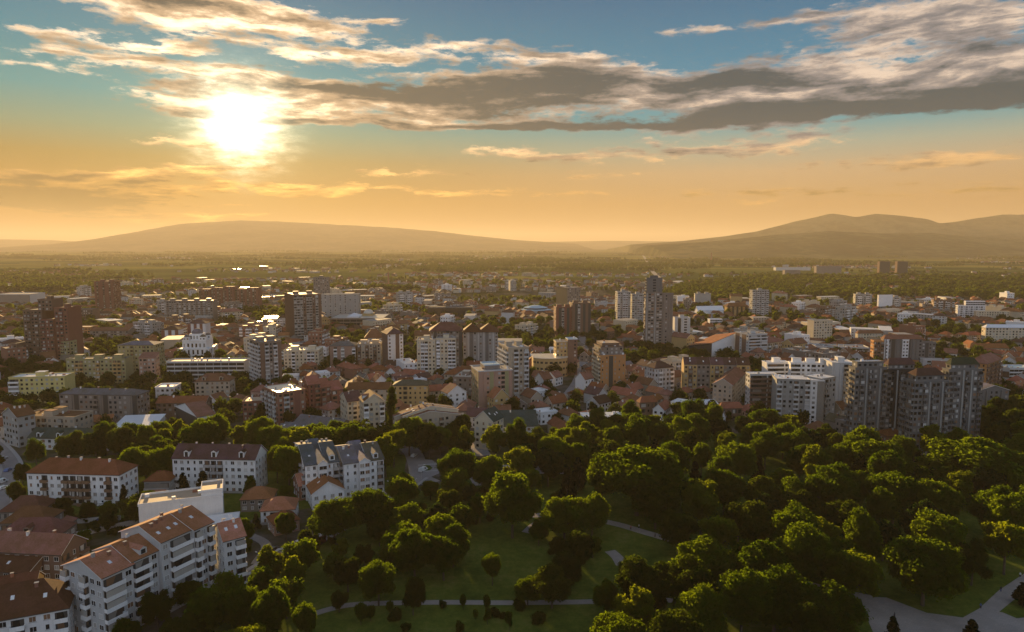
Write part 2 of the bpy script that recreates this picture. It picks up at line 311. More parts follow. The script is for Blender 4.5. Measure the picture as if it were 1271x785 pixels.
class Bld:
    def __init__(s, name, label, cat, xl=0, xn=0, xr=0, yb=0, yt=0, th=0, d=12.0, group=None, ref=None, dims=None, loc=None, reg=True):
        s.th = R(th)
        if dims: s.a, s.b, s.h = dims; s.root = empty(name, loc or (0, 0, 0), s.th); s.dist = 400
        else:
            N = G(xn, yb); ex = Vector((math.cos(s.th), math.sin(s.th), 0)); ey = Vector((-math.sin(s.th), math.cos(s.th), 0)); dn = depth(N)
            def solve(e, px):
                q = (px - PW / 2) / FPX; return (q * dn - N.x) / (e.x - q * e.y * math.cos(PITCH))
            s.a = solve(ex, xr) if xr != xn else d; s.b = solve(ey, xl) if xl != xn else d
            s.hid = False
            if not 4 < s.b < (90 if th > 50 else 46):                      # the left side is turned away: the front spans xl..xr
                s.hid = True; N = G(xl, yb); dn = depth(N); s.b = d; s.a = solve(ex, xr)
            if s.a < 8 and th > 50: s.a = d
            if not (2 < s.a < 160 and 2 < s.b < 160): print('DIMS?', label, round(s.a, 1), round(s.b, 1)); s.a = min(max(abs(s.a), 6), 60); s.b = min(max(abs(s.b), 6), 60)
            s.h = atY(xn, yt, N.y).z; s.dist = N.length
            if s.h < 3: print('LOW?', label, s.h); s.h = 3.5
            c = N + ex * (s.a / 2) + ey * (s.b / 2); s.root = empty(name, (c.x, c.y, 0), s.th)
        tag(s.root, label, cat, group); s.near = s.dist < 330 and not dims; s.nwin = 0; s.extra = MB(); s.roofs = []
        if reg: FOOT.append((s.root.location.x, s.root.location.y, s.a / 2, s.b / 2, s.th)); BUILDINGS.append(s)
        if ref: LAND.append((ref, s.root))
    def X(s, f): return -s.a / 2 + f * s.a
    def Yf(s, f): return -s.b / 2 + f * s.b
    def vol(s, x0=0, x1=1, y0=0, y1=1, z0=0.0, z1=None, wall='cream', F='w', L='w', Rr='', fh=2.9, bw=3.2, ww=1.5, wh=1.45, sill=.95, roof='flat', rm='flat_grey', rh=3.0, glass=('glass_dark',) * 5 + ('glass_curtain', 'glass_curtain', 'shutter', 'shutter_brown'),
            balm=None, rail='solid', trim=None, lift=0, base=None, parapet=.6, over=.45, chim=0, sky=0, dorm=0, acc='trim_dark', bands=None, wallF=None, pil=None):
        z1 = s.h if z1 is None else z1
        if getattr(s, 'hid', False) and not Rr and x1 > .99: Rr = L.replace('s', 'w').replace('p', 'w')
        X0, X1, Y0, Y1 = s.X(x0), s.X(x1), s.Yf(y0), s.Yf(y1); wb = MB(); wb.box(X0, X1, Y0, Y1, z0 - (.3 if z0 == 0 else 0), z1, wall)
        balm = balm or wall; cx, cy_ = (X0 + X1) / 2, (Y0 + Y1) / 2
        faces = [('F', F, (cx, Y0), 0.0, X1 - X0), ('L', L, (X0, cy_), -math.pi / 2, Y1 - Y0), ('R', Rr, (X1, cy_), math.pi / 2, Y1 - Y0)]
        for nm, pat, (ox, oy), ang, Ln in faces:
            if not pat or Ln < 2.0: continue
            ca, sa = math.cos(ang), math.sin(ang)
            def T0(p, ox=ox, oy=oy, ca=ca, sa=sa): return (ox + p[0] * ca - p[1] * sa, oy + p[0] * sa + p[1] * ca, p[2])
            nb = max(1, round(Ln / bw)); wd = Ln / nb; nf = max(1, round((z1 - z0 - .3) / fh)); fhh = (z1 - z0 - .3) / nf
            cols = [pat[(j * len(pat)) // nb] if len(pat) > 6 else pat[j % len(pat)] for j in range(nb)]
            if wallF and nm == 'F': wb.box(-Ln / 2 + .05, Ln / 2 - .05, -.03, -.001, z0, z1 - .05, wallF, T0)
            po = .034 if wallF and nm == 'F' else .0
            j = 0; colmb = {}
            while j < nb:
                c = cols[j]; run = 1
                if c == 'B':
                    while j + run < nb and cols[j + run] == 'B' and run < 4: run += 1
                u = -Ln / 2 + (j + run / 2) * wd
                if c == 's': wb.box(u - wd * .5 * run, u + wd * .5 * run, -.05 - po, -.002 - po, z0 + .2, z1 - .3, acc, T0)
                if c == 'p': wb.box(u - .4, u + .4, -.5, -.002, z0, z1 - .02, pil or wall, T0)
                if c == 'v': wb.box(u - wd * .45, u + wd * .45, -.9, -.002, z0 + fhh * .9, z1 - .2, trim or wall, T0)
                for i in range(nf):
                    zb = z0 + i * fhh
                    if c in 'wvW' or (c == 'x' and rng.random() < .75):
                        w = (wd * .86 if c == 'W' else min(ww * rng.choice((1, 1, 1, .62)), wd * .8)); hh = min(wh, fhh - 1.1) if c != 'W' else fhh * .5
                        if nf == 1 and fhh < 3.2: hh = min(hh, 1.2)
                        g = rng.choice(glass); yy = -.95 if c == 'v' else -po; uu = u + rng.uniform(-.05, .05)
                        if s.near and s.nwin < 100:
                            o = link('window', win_mesh(w, hh, g, 2 if w > 1.0 else 1), s.root); p = T0((uu, yy - .002, zb + sill)); o.location = p; o.rotation_euler = (0, 0, ang); s.nwin += 1
                        elif s.near:
                            s.extra.box(uu - w / 2, uu + w / 2, yy - .05, yy - .003, zb + sill, zb + sill + hh, g, T0); s.extra.box(uu - w / 2 - .1, uu + w / 2 + .1, yy - .15, yy - .003, zb + sill - .12, zb + sill - .003, 'trim_white', T0)
                        else:
                            wb.face([T0(q) for q in ((uu - w / 2, yy - .06, zb + sill), (uu + w / 2, yy - .06, zb + sill), (uu + w / 2, yy - .06, zb + sill + hh), (uu - w / 2, yy - .06, zb + sill + hh))], g)
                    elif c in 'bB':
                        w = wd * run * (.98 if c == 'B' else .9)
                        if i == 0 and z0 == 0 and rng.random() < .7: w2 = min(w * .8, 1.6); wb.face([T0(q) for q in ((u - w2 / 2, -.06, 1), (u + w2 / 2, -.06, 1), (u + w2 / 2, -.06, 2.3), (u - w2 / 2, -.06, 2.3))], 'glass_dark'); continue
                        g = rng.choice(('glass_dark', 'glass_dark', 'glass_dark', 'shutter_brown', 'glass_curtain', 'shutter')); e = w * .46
                        wb.face([T0(q) for q in ((u - e, -.05 - po, zb + .05), (u + e, -.05 - po, zb + .05), (u + e, -.05 - po, zb + fhh * .84), (u - e, -.05 - po, zb + fhh * .84))], 'trim_dark')  # recess shade painted as a flat dark quad behind the balcony
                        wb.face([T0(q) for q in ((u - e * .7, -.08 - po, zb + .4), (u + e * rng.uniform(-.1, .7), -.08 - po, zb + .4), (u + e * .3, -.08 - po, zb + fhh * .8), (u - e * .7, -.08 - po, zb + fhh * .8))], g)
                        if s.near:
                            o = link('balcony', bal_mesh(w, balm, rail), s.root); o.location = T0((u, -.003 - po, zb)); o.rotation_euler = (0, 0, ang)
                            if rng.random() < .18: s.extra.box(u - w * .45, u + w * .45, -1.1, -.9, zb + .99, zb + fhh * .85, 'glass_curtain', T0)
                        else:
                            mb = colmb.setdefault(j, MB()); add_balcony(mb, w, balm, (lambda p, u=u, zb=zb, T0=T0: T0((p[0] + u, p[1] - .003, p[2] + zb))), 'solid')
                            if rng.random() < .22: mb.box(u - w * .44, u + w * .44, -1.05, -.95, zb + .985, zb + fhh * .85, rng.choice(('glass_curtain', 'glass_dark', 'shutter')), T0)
                    elif c == 'g': wb.face([T0(q) for q in ((u - wd * .47, -.05, zb + .8), (u + wd * .47, -.05, zb + .8), (u + wd * .47, -.05, zb + fhh * .86), (u - wd * .47, -.05, zb + fhh * .86))], 'glass_dark')
                j += run
            if s.near and s.dist < 300 and len(cols) > 2:
                for _ in range(max(1, nb * nf // 14)):
                    u = rng.uniform(-Ln / 2 + .6, Ln / 2 - .6); zz = z0 + rng.randrange(nf) * fhh + .35; ac = MB(); ac.box(u - .4, u + .4, -.36 - po, -.004 - po, zz, zz + .5, 'trim_white', T0); ac.build('air_conditioner', s.root)
            for j_, mb in colmb.items():
                r_ = 1
                while cols[j_] == 'B' and j_ + r_ < nb and cols[j_ + r_] == 'B' and r_ < 4: r_ += 1
                w_ = wd * r_ * (.98 if cols[j_] == 'B' else .9); u_ = -Ln / 2 + (j_ + r_ / 2) * wd
                for sg in (-1, 1): mb.box(u_ + sg * w_ / 2 - .07, u_ + sg * w_ / 2 + .07, -1.27, -1.11, z0 + .02, z0 + (nf - 1) * fhh + 1.02, balm, T0)
                mb.build('balcony_column', s.root)
            if bands and nm in 'FL':
                for i in range(1, nf + 1): wb.box(-Ln / 2, Ln / 2, -.16, -.003, z0 + i * fhh - .28, z0 + i * fhh + .12, bands, T0)
        rb = MB(); A, B = X1 - X0, Y1 - Y0
        if roof == 'flat':
            rb.box(X0 - .2, X1 + .2, Y0 - .2, Y1 + .2, z1 + .004, z1 + .22, trim or wall, top=rm); ro = rb.build('roof', s.root)
            if parapet:
                pb = MB(); t = .25; zt = z1 + .223
                for q in ((X0 - .2, X1 + .2, Y0 - .2, Y0 - .2 + t), (X0 - .2, X1 + .2, Y1 + .2 - t, Y1 + .2), (X0 - .2, X0 - .2 + t, Y0 + .06, Y1 - .06), (X1 + .2 - t, X1 + .2, Y0 + .06, Y1 - .06)): pb.box(*q, zt, zt + parapet, trim or wall)
                pb.build('parapet', s.root)
            for k in range(lift):
                lb = MB(); fx = X0 + A * (k + .5) / lift; w = min(5.5, A * .3); dd = min(5, B * .45); lb.box(fx - w / 2, fx + w / 2, cy_ - dd / 2, cy_ + dd / 2, z1 + .225, z1 + 2.9, wall); lb.box(fx - w / 2 - .2, fx + w / 2 + .2, cy_ - dd / 2 - .2, cy_ + dd / 2 + .2, z1 + 2.903, z1 + 3.1, rm); lb.build('lift_house', s.root)
            ab = MB(); n = int(A * B / 60)
            for k in range(min(n, 14)):
                px, py = rng.uniform(X0 + .8, X1 - .8), rng.uniform(Y0 + .8, Y1 - .8); q = rng.uniform(.3, .8); hh = rng.uniform(.6, 1.5); ab.box(px - q, px + q, py - q * .7, py + q * .7, z1 + .226, z1 + .226 + hh, rng.choice(('concrete', 'metal_pale', 'brick', 'trim_white')))
            if n and s.dist < 700: ab.build('roof_vents', ro)
        else:
            t = .22; o_ = over; x0_, x1_, y0_, y1_ = X0 - o_, X1 + o_, Y0 - o_, Y1 + o_
            alongx = roof in ('gx',) or (roof == 'hip' and A >= B)
            if roof in ('gx', 'gy', 'hip'):
                ins = (min(A, B) / 2 + o_) * .9 if roof == 'hip' else 0
                if alongx: r0, r1 = (x0_ + ins, cy_), (x1_ - ins, cy_)
                else: r0, r1 = (cx, y0_ + ins), (cx, y1_ - ins)
                za = z1 + .01 - o_ * rh / (max(.1, min(A, B)) / 2) * .5; zr = z1 + rh
                E = [(x0_, y0_, za), (x1_, y0_, za), (x1_, y1_, za), (x0_, y1_, za)]; Pr, Qr = (*r0, zr), (*r1, zr)
                up = lambda p: (p[0], p[1], p[2] + t)
                for lv in (0, 1):
                    e = [up(p) if lv else p for p in E]; P_, Q_ = (up(Pr), up(Qr)) if lv else (Pr, Qr); m = rm if lv else 'timber'
                    if alongx: fs = [[e[0], e[1], Q_, P_], [e[2], e[3], P_, Q_]]; ends = [[e[3], e[0], P_], [e[1], e[2], Q_]]
                    else: fs = [[e[1], e[2], Q_, P_], [e[3], e[0], P_, Q_]]; ends = [[e[0], e[1], P_], [e[2], e[3], Q_]]
                    for q in fs: rb.face(q, m)
                    if roof == 'hip':
                        for q in ends: rb.face(q, m)
                if roof != 'hip':
                    rim = ([E[0], Pr, E[3]], [E[1], Qr, E[2]]) if alongx else ([E[0], Pr, E[1]], [E[3], Qr, E[2]])
                    for q in rim:
                        for p0, p1 in zip(q, q[1:]): rb.face([p0, p1, up(p1), up(p0)], trim or 'trim_white')
                for p0, p1 in zip(E, E[1:] + E[:1]):
                    if roof == 'hip' or (alongx and p0[1] == p1[1]) or (not alongx and p0[0] == p1[0]): rb.face([p0, p1, up(p1), up(p0)], 'trim_dark')
                if roof == 'gx':
                    for xx in (X0, X1): wb.face([(xx, Y0, z1), (xx, Y1, z1), (xx, cy_, zr - .02)], wall)
                if roof == 'gy':
                    for yy in (Y0, Y1): wb.face([(X0, yy, z1), (X1, yy, z1), (cx, yy, zr - .02)], wall)
            elif roof == 'mono':
                E = [(x0_, y0_, z1 + .05), (x1_, y0_, z1 + .05), (x1_, y1_, z1 + rh), (x0_, y1_, z1 + rh)]; rb.face(E, rm); rb.face([(p[0], p[1], p[2] - .2) for p in E], 'timber')
                for p0, p1 in zip(E, E[1:] + E[:1]): rb.face([p0, p1, (p1[0], p1[1], p1[2] - .2), (p0[0], p0[1], p0[2] - .2)], trim or wall)
                wb.face([(X0, Y0, z1), (X0, Y1, z1), (X0, Y1, z1 + rh - .25)], wall); wb.face([(X1, Y0, z1), (X1, Y1, z1), (X1, Y1, z1 + rh - .25)], wall); wb.face([(X0, Y1, z1), (X1, Y1, z1), (X1, Y1, z1 + rh - .25), (X0, Y1, z1 + rh - .25)], wall)
            elif roof == 'dome':
                rr = min(A, B) * .5; rb.lathe(cx, cy_, [(rr * math.cos(q), z1 + rh * math.sin(q)) for q in np.linspace(0, 1.45, 7)], rm, 14)
            elif roof == 'pyr':
                for q in (((x0_, y0_), (x1_, y0_)), ((x1_, y0_), (x1_, y1_)), ((x1_, y1_), (x0_, y1_)), ((x0_, y1_), (x0_, y0_))): rb.face([(*q[0], z1 + .02), (*q[1], z1 + .02), (cx, cy_, z1 + rh)], rm)
            ro = rb.build('roof', s.root)
            half = (B if alongx else A) / 2
            for k in range(chim):
                f = (k + .5) / chim * .8 + .1; sd = rng.choice((-1, 1)) * rng.uniform(.08, .3); q = rng.uniform(.3, .45); zz = z1 + rh * (1 - abs(sd)) - .3
                px, py = (X0 + A * f, cy_ + sd * B / 2) if alongx else (cx + sd * A / 2, Y0 + B * f)
                c_ = MB(); c_.box(px - q, px + q, py - q * .8, py + q * .8, zz - .8, zz + 1.5, rng.choice(('brick', 'trim_white', 'concrete'))); c_.box(px - q - .1, px + q + .1, py - q * .8 - .1, py + q * .8 + .1, zz + 1.503, zz + 1.62, 'concrete'); c_.build('chimney', ro)
            for k in range(sky):
                f = (k + .5) / sky * .84 + .08 + rng.uniform(-.04, .04); sd = rng.uniform(.35, .7); sl = rh / half; zz = z1 + rh * (1 - sd) + t
                c_ = MB()
                def P(u, v, n, sd=sd, f=f, zz=zz, sl=sl):     # on the -y or -x slope
                    k_ = 1 / math.sqrt(1 + sl * sl); al, ru, rz = u, v * k_ - n * sl * k_, v * sl * k_ + n * k_
                    return (X0 + A * f + al, cy_ - sd * B / 2 + ru, zz + rz) if alongx else (cx - sd * A / 2 + ru, Y0 + B * f - al, zz + rz)
                c_.box(-.42, .42, -.6, .6, .0, .1, 'metal_pale', lambda p: P(*p)); c_.build('skylight', ro)
            for k in range(dorm):
                f = (k + .5) / dorm; w = 1.1
                c_ = MB(); sd0 = .92; yf = cy_ - half * sd0 if alongx else cx - half * sd0; zz = z1 + rh * (1 - sd0); dz = rh * .55; dl = dz / (rh / half) + .3
                def Q(p): return (X0 + A * f + p[0], yf + p[1], zz + p[2]) if alongx else (yf + p[1], Y0 + B * f - p[0], zz + p[2])
                c_.box(-w, w, 0, dl, -.1, dz, trim or wall, Q); c_.box(-w * .6, w * .6, -.05, -.004, .35, dz - .15, 'glass_dark', Q)
                for q in ([(-w - .2, -.25, dz), (0, -.25, dz + .8), (0, dl + 1.2, dz + .8), (-w - .2, dl + .3, dz)], [(w + .2, -.25, dz), (0, -.25, dz + .8), (0, dl + 1.2, dz + .8), (w + .2, dl + .3, dz)]): c_.face([Q(p) for p in q], rm)
                c_.face([Q(p) for p in ((-w, -.01, dz), (w, -.01, dz), (0, -.01, dz + .75))], trim or wall); c_.build('dormer', ro)
        if base: wb.box(X0 - .12, X1 + .12, Y0 - .12, Y1 + .12, -.2, 1.0, base)
        wb.build('wall', s.root); s.roofs.append(ro)
        return s
    def done(s):
        if s.extra.f:
            o = s.extra.build('window', s.root); o['kind'] = 'stuff'
        return s
# ------------------------------------------------------------------ buildings of the photograph, front to back
AB, TB, HS, OB = ('apartment_building', 'apartment building'), ('tower_block', 'tower block'), ('house', 'house'), ('office_building', 'office building')
def B(kind, label, q, th, ref=None, d=12, group=None, done=True, **st):
    b = Bld(kind[0], label, kind[1], *q[:5], th, d, group, ref)
    if st is not None and st.pop('auto', True): b.vol(**st).done()
    return b
# -- foreground left
b = Bld('apartment_building', 'long white apartment building with stepped brown tiled roof and rows of balconies, bottom left', 'apartment building', 84, 132, 262, 802, 718, 64, ref='the long white stepped apartment building at the bottom left')
H = b.h
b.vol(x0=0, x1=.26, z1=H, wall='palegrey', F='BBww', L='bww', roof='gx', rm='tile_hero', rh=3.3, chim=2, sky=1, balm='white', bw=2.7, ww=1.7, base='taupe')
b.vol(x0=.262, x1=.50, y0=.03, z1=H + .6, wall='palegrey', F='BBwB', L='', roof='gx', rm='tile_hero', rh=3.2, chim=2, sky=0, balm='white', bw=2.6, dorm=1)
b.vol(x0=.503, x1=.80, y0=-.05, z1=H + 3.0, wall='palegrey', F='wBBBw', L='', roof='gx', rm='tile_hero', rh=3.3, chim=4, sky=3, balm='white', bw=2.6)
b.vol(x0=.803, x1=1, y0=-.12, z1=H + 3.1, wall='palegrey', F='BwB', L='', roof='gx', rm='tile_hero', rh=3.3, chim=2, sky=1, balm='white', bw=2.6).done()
B(AB, 'short white balconied wing with a golden lit roof, behind the long stepped white building', (268, 281, 307, 742, 672, 40), 40, wall='palegrey', F='wBw', L='w', roof='gx', rm='tile_hero', rh=3.8, sky=2, chim=2, balm='white', bw=2.6)
b = Bld('apartment_building', 'windowless white flat-roofed block with tan gravel roof, behind the long stepped building', 'apartment building', 174, 174, 278, 668, 629, 22, 11, ref='the white flat-roofed block with the tan roof')
b.vol(wall='white', F='', L='', roof='flat', rm='flat_tan', parapet=.7); b.vol(x0=.74, x1=1, y0=.02, y1=.98, z0=b.h + .24, z1=b.h + 2.2, wall='white', F='', L='', roof='flat', rm='flat_tan', parapet=.6).done()
B(('garage', 'garage'), 'low garage with a flat bright white roof beside the white flat-roofed block', (246, 251, 296, 672, 654, 18), 18, d=9, wall='palegrey', F='', L='', roof='flat', rm='flat_pale', parapet=.2)
B(AB, 'white five-storey apartment building with red tiled roof, by the road on the far left', (36, 150, 158, 629, 590, 86), 86, ref='the white five-storey block with the red roof', wall='white', F='w', L='wbwwbbbwwbw', roof='hip', rm='tile_red', rh=4.4, chim=5, dorm=0, balm='timber', rail='solid', bw=2.9, base='taupe', glass=('glass_dark', 'glass_dark', 'shutter_brown', 'glass_curtain', 'glass_dark'))
b = Bld('apartment_building', 'white apartment building with dark brown roof, arched dormers and a recessed centre', 'apartment building', 216, 318, 323, 613, 571, 87, ref='the white building with arched dormers')
b.vol(wall='white', F='w', L='wwwwbbwwwww', roof='gy', rm='tile_dark', rh=4.6, chim=4, dorm=3, balm='concrete', bw=2.7, base='concrete', trim='white').done()
def twin(lab, q, rm, ref=None):
    b = Bld('apartment_building', lab, 'apartment building', *q, d=14, ref=ref); k = dict(wall='white', trim='white', rm=rm, balm='concrete', ww=1.1)
    b.vol(x0=0, x1=.36, F='ww', L='wbw', roof='gx', rh=3.6, chim=2, sky=1, bw=3.2, **k); b.vol(x0=.363, x1=.62, y0=-.08, y1=.4, z1=b.h + .6, F='W', L='', roof='gy', rh=1.4, bw=2.6, over=.3, **k)
    b.vol(x0=.363, x1=.62, y0=.403, F='', L='', roof='gx', rh=3.6, **k); b.vol(x0=.623, x1=1, F='wbw', L='', roof='gx', rh=3.6, chim=2, dorm=1, bw=3.0, Rr='w', **k); return b.done()
twin('left half of the white twin apartment houses, under a blue-grey gabled roof', (367, 380, 422, 622, 578, 24), 'tile_teal', 'the white twin houses with slate roofs')
twin('right half of the white twin apartment houses, with the dark grey gabled roof', (414, 428, 477, 619, 576, 24), 'tile_grey')
B(HS, 'white house with an orange tiled double gable, in front of the white twin houses', (379, 388, 428, 634, 614, 26), 26, ref='the white double-gabled house', wall='white', F='ww', L='ww', roof='gy', rm='tile_orange', rh=4.2, sky=2, chim=1, trim='white')
B(HS, 'red brick house end with a steep tiled roof, just left of the white double-gabled house', (372, 373, 392, 622, 604, 30), 30, d=11, wall='brick', F='w', L='w', roof='gx', rm='tile_hero', rh=3.5)
B(HS, 'house with a wide orange tiled roof and pale upper balcony, above the parked vehicles', (324, 329, 366, 652, 635, 10), 10, d=11, ref='the house with the wide orange roof', wall='white', F='wbw', L='w', roof='hip', rm='tile_orange', rh=3.2, base='concrete')
B(HS, 'low house with a dark red roof, between the wide orange roof and the street lamp', (341, 344, 372, 666, 652, 35), 35, d=9, wall='pink', F='w', L='w', roof='hip', rm='tile_red', rh=2.8)
B(HS, 'dark house under a low hipped brown roof, in trees right of the white flat-roofed block', (299, 303, 338, 636, 621, 8), 8, d=10, wall='taupe', F='ww', L='w', roof='hip', rm='tile_hero', rh=3.4)
B(HS, 'small two-storey house with red hipped roof, between the two white apartment buildings', (180, 184, 212, 618, 598, 6), 6, d=9, ref='the small house with the red hipped roof', wall='concrete', F='BB', L='w', roof='hip', rm='tile_red', rh=3.0)
B(HS, 'little shed-like house with brown roof, below the small red-roofed house', (184, 186, 203, 626, 617, 6), 6, d=5, wall='brick', F='w', L='', roof='gx', rm='tile_hero', rh=1.8)
# left red roofs
for k, (q, th, lab, st) in enumerate([
    ((0, 4, 52, 655, 636, 6), 6, 'brown-roofed house highest in the cluster of red roofs at the left edge', dict(rm='tile_old', rh=4)),
    ((2, 6, 58, 670, 650, 4), 4, 'hip-roofed red house second from the top of the left edge cluster', dict(rm='tile_brown', rh=4)),
    ((-4, 2, 72, 692, 668, 3), 3, 'wide red-roofed house with a cross gable in the middle of the left edge cluster', dict(rm='tile_old', rh=4.6, dorm=1)),
    ((-30, 78, 82, 722, 689, 84), 84, 'long house with straight red roof and dark wooden side, left of the long stepped building', dict(rm='tile_brown', rh=4.2, chim=3, roof='gy')),
    ((-30, 36, 40, 732, 712, 84), 84, 'low annex with a plain brown lean roof, in front of the straight ridged red roof', dict(rm='tile_old', rh=2.6, roof='gy', sky=1)),
    ((60, 62, 77, 674, 660, 8), 8, 'small red hip-roofed outbuilding at the right side of the left edge cluster', dict(rm='tile_brown', rh=2))]):
    B(HS, lab, q, th, d=11, wall='brown' if k in (3, 4) else 'taupe', F='bw', L='w', roof=st.pop('roof', 'hip'), group='red-roofed houses at the left edge', ref='the red-roofed houses at the left edge' if k == 2 else None, **st)
B(HS, 'house with a bright golden lit roof edge, above the skylit roof at bottom left', (-20, 4, 44, 778, 744, 20), 20, d=10, wall='ochre', F='ww', L='w', roof='gx', rm='tile_old', rh=3.6, chim=1)
B(HS, 'large brown-roofed house with two skylights and white eaves, in the bottom left corner', (-60, 20, 88, 835, 782, 24), 24, wall='white', F='wBw', L='w', roof='hip', rm='tile_old', rh=6, sky=3, chim=2, trim='trim_white', d=14)
# -- second row left, beyond the tree belt
B(AB, 'long grey building with a brown gable roof seen end-on, above the left road', (6, 24, 46, 556, 518, 60), 60, ref='the end-on grey building above the left road', wall='grey', F='w', L='w', roof='gx', rm='tile_brown', rh=4.0, chim=3)
B(AB, 'low tan building with broken flat brown roofs, right of the end-on grey building', (26, 94, 100, 549, 519, 84), 84, d=14, wall='beige', F='w', L='wbwwbw', roof='flat', rm='tile_brown', parapet=.4, lift=2)
B(AB, 'low terrace with black slate roof and white dividing walls, behind the left tree belt', (36, 134, 137, 560, 546, 86), 86, d=12, ref='the black slate terrace', wall='palegrey', F='', L='wwwwww', roof='gy', rm='tile_green', rh=4.0, chim=3, dorm=4, trim='trim_white')
B(('hall', 'hall'), 'wide low hall with a sloping bright white metal roof, above the left tree belt', (136, 139, 188, 548, 536, 10), 10, d=24, ref='the white metal roof hall', wall='white', F='', L='', roof='mono', rm='metal_pale', rh=2.8)
B(('hall', 'hall'), 'white hall with a curved gable front and a narrow slit window, above the tree belt', (219, 246, 268, 541, 518, 44), 44, ref='the white curved gable hall', wall='white', F='w', L='s', roof='gx', rm='tile_brown', rh=4.6, trim='trim_white', bw=5)
B(AB, 'long taupe apartment building with three tall stairwell towers, below the yellow block', (76, 172, 176, 528, 491, 86), 86, ref='the long taupe building with three stair towers', wall='taupe', F='w', L='wwpswwwbwpswwwwpsw', roof='hip', rm='tile_grey', rh=2.4, chim=4, bw=2.9)
B(AB, 'yellow block with blue-white end bay and flat pale roof, on the left', (13, 38, 82, 502, 470, 8), 8, d=14, ref='the yellow block', wall='yellow', F='Bwwwwwww', L='', roof='flat', rm='flat_pale', lift=1, balm='white')
B(AB, 'pale grey cubic house with white roof rim, right of the stair-tower building', (194, 197, 218, 506, 482, 8), 8, ref='the pale grey cube', wall='palegrey', F='ww', L='w', roof='flat', rm='metal_pale', trim='trim_white')
B(HS, 'long low red-tiled house between the pale grey cube and the white curved gable hall', (195, 198, 256, 523, 501, 3), 3, d=10, wall='brown', F='wwwwww', L='w', roof='gx', rm='tile_red', rh=3.2, chim=2)
B(AB, 'tan house with a hipped golden-edged roof and dormers, below the long pale office', (243, 246, 286, 500, 474, 6), 6, ref='the tan hip-roofed house', wall='beige', F='wwwwww', L='w', roof='hip', rm='tile_brown', rh=4.2, dorm=2)
B(OB, 'long low pale office with window bands, in front of the white domed church', (208, 211, 304, 476, 450, 2), 2, d=14, ref='the long pale office', wall='palegrey', F='g', L='', roof='flat', rm='flat_grey', bands='palegrey', fh=3.4, bw=6)
B(AB, 'grey-green six-storey block with open corner bays, left of the white church', (148, 150, 193, 466, 429, 3), 3, d=18, ref='the grey-green block', wall='olive', F='wwbwwbww', L='w', roof='hip', rm='tile_grey', rh=2.2)
B(AB, 'narrow pink-brown block with a slanted roof, in front of the grey-green block', (174, 176, 194, 478, 445, 10), 10, d=10, wall='pink', F='wbw', L='w', roof='mono', rm='tile_brown', rh=3)
B(AB, 'yellowish row of apartments with flat roofs, left of the grey-green block', (84, 86, 157, 476, 447, 3), 3, d=12, ref='the yellowish apartment row', wall='olive', F='wbwwbwwbw', L='', roof='flat', rm='flat_dark', lift=3, balm='ochre')
B(AB, 'green-grey block with a black flat roof, right of the stepped brown tower', (46, 84, 97, 452, 425, 70), 70, d=14, ref='the green-grey block', wall='olive', F='w', L='wbwwbw', roof='flat', rm='flat_dark', lift=1)
# stepped brown tower
b = Bld('tower_block', 'massive brown tower block with stepped roofline, at the left edge of the city', 'tower block', 33, 36, 88, 452, 386, 4, 22, ref='the massive stepped brown tower')
b.vol(x0=0, x1=.42, wall='brown', F='wbwb', L='w', z1=b.h, roof='flat', rm='flat_dark', lift=0); b.vol(x0=.3, x1=.62, y0=.15, y1=.9, z0=b.h - .5, z1=b.h + 9, wall='brown', F='www', L='w', rm='flat_dark', lift=1)
b.vol(x0=.423, x1=.7, y0=-.1, y1=1, z1=b.h - 8, wall='redbrown', F='bwb', L='w', rm='flat_dark'); b.vol(x0=.703, x1=1, z1=b.h + 2, wall='redbrown', F='wbw', L='', rm='flat_dark', lift=1)
b.vol(x0=-.16, x1=-.005, y0=-.5, y1=.5, z1=b.h - 28, wall='brown', F='w', L='w', rm='flat_dark').done()
# white church
b = Bld('church', 'white domed church with stacked arches and grey domes, left of centre', 'church', 221, 224, 260, 449, 434, 5, 24, ref='the white domed church')
b.vol(wall='white', F='ww', L='w', rm='flat_pale', bw=4, fh=7, wh=4, parapet=.3); b.vol(x0=.12, x1=.88, y0=.12, y1=.88, z0=b.h + .25, z1=b.h + 7, wall='white', F='ww', L='w', fh=6.5, wh=3.5, rm='flat_pale', parapet=.3)
b.vol(x0=.3, x1=.7, y0=.3, y1=.7, z0=b.h + 7.3, z1=b.h + 13, wall='white', F='ww', L='w', fh=6, wh=3, bw=3, roof='dome', rm='tile_grey', rh=4.5)
for fx, fy in ((.14, .14), (.66, .14), (.14, .66), (.66, .66)): b.vol(x0=fx, x1=fx + .2, y0=fy, y1=fy + .2, z0=b.h + 7.3, z1=b.h + 10.5, wall='white', F='w', L='w', fh=3, bw=3, roof='dome', rm='tile_grey', rh=2.2)
b.done()
B(TB, 'brown tower with pale balcony stacks and sunlit left edge, in the lower left centre', (312, 325, 351, 486, 426, 38), 38, ref='the brown tower with the sunlit edge', wall='taupe', F='sbwb', L='bb', roof='flat', rm='flat_grey', lift=2, balm='palegrey', acc='brown')
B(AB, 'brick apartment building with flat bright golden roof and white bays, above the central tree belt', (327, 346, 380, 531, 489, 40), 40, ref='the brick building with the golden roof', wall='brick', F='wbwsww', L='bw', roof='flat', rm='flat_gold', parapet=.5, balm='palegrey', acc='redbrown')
B(AB, 'dark brick block with a flat roof, left of the brick building with the golden roof', (302, 305, 327, 523, 500, 10), 10, d=14, wall='redbrown', F='wbw', L='w', roof='flat', rm='flat_tan')
b = Bld('apartment_building', 'red brick apartment building with three stepped gables, in the lower centre', 'apartment building', 376, 384, 416, 518, 478, 32, 16, ref='the red brick stepped-gable building')
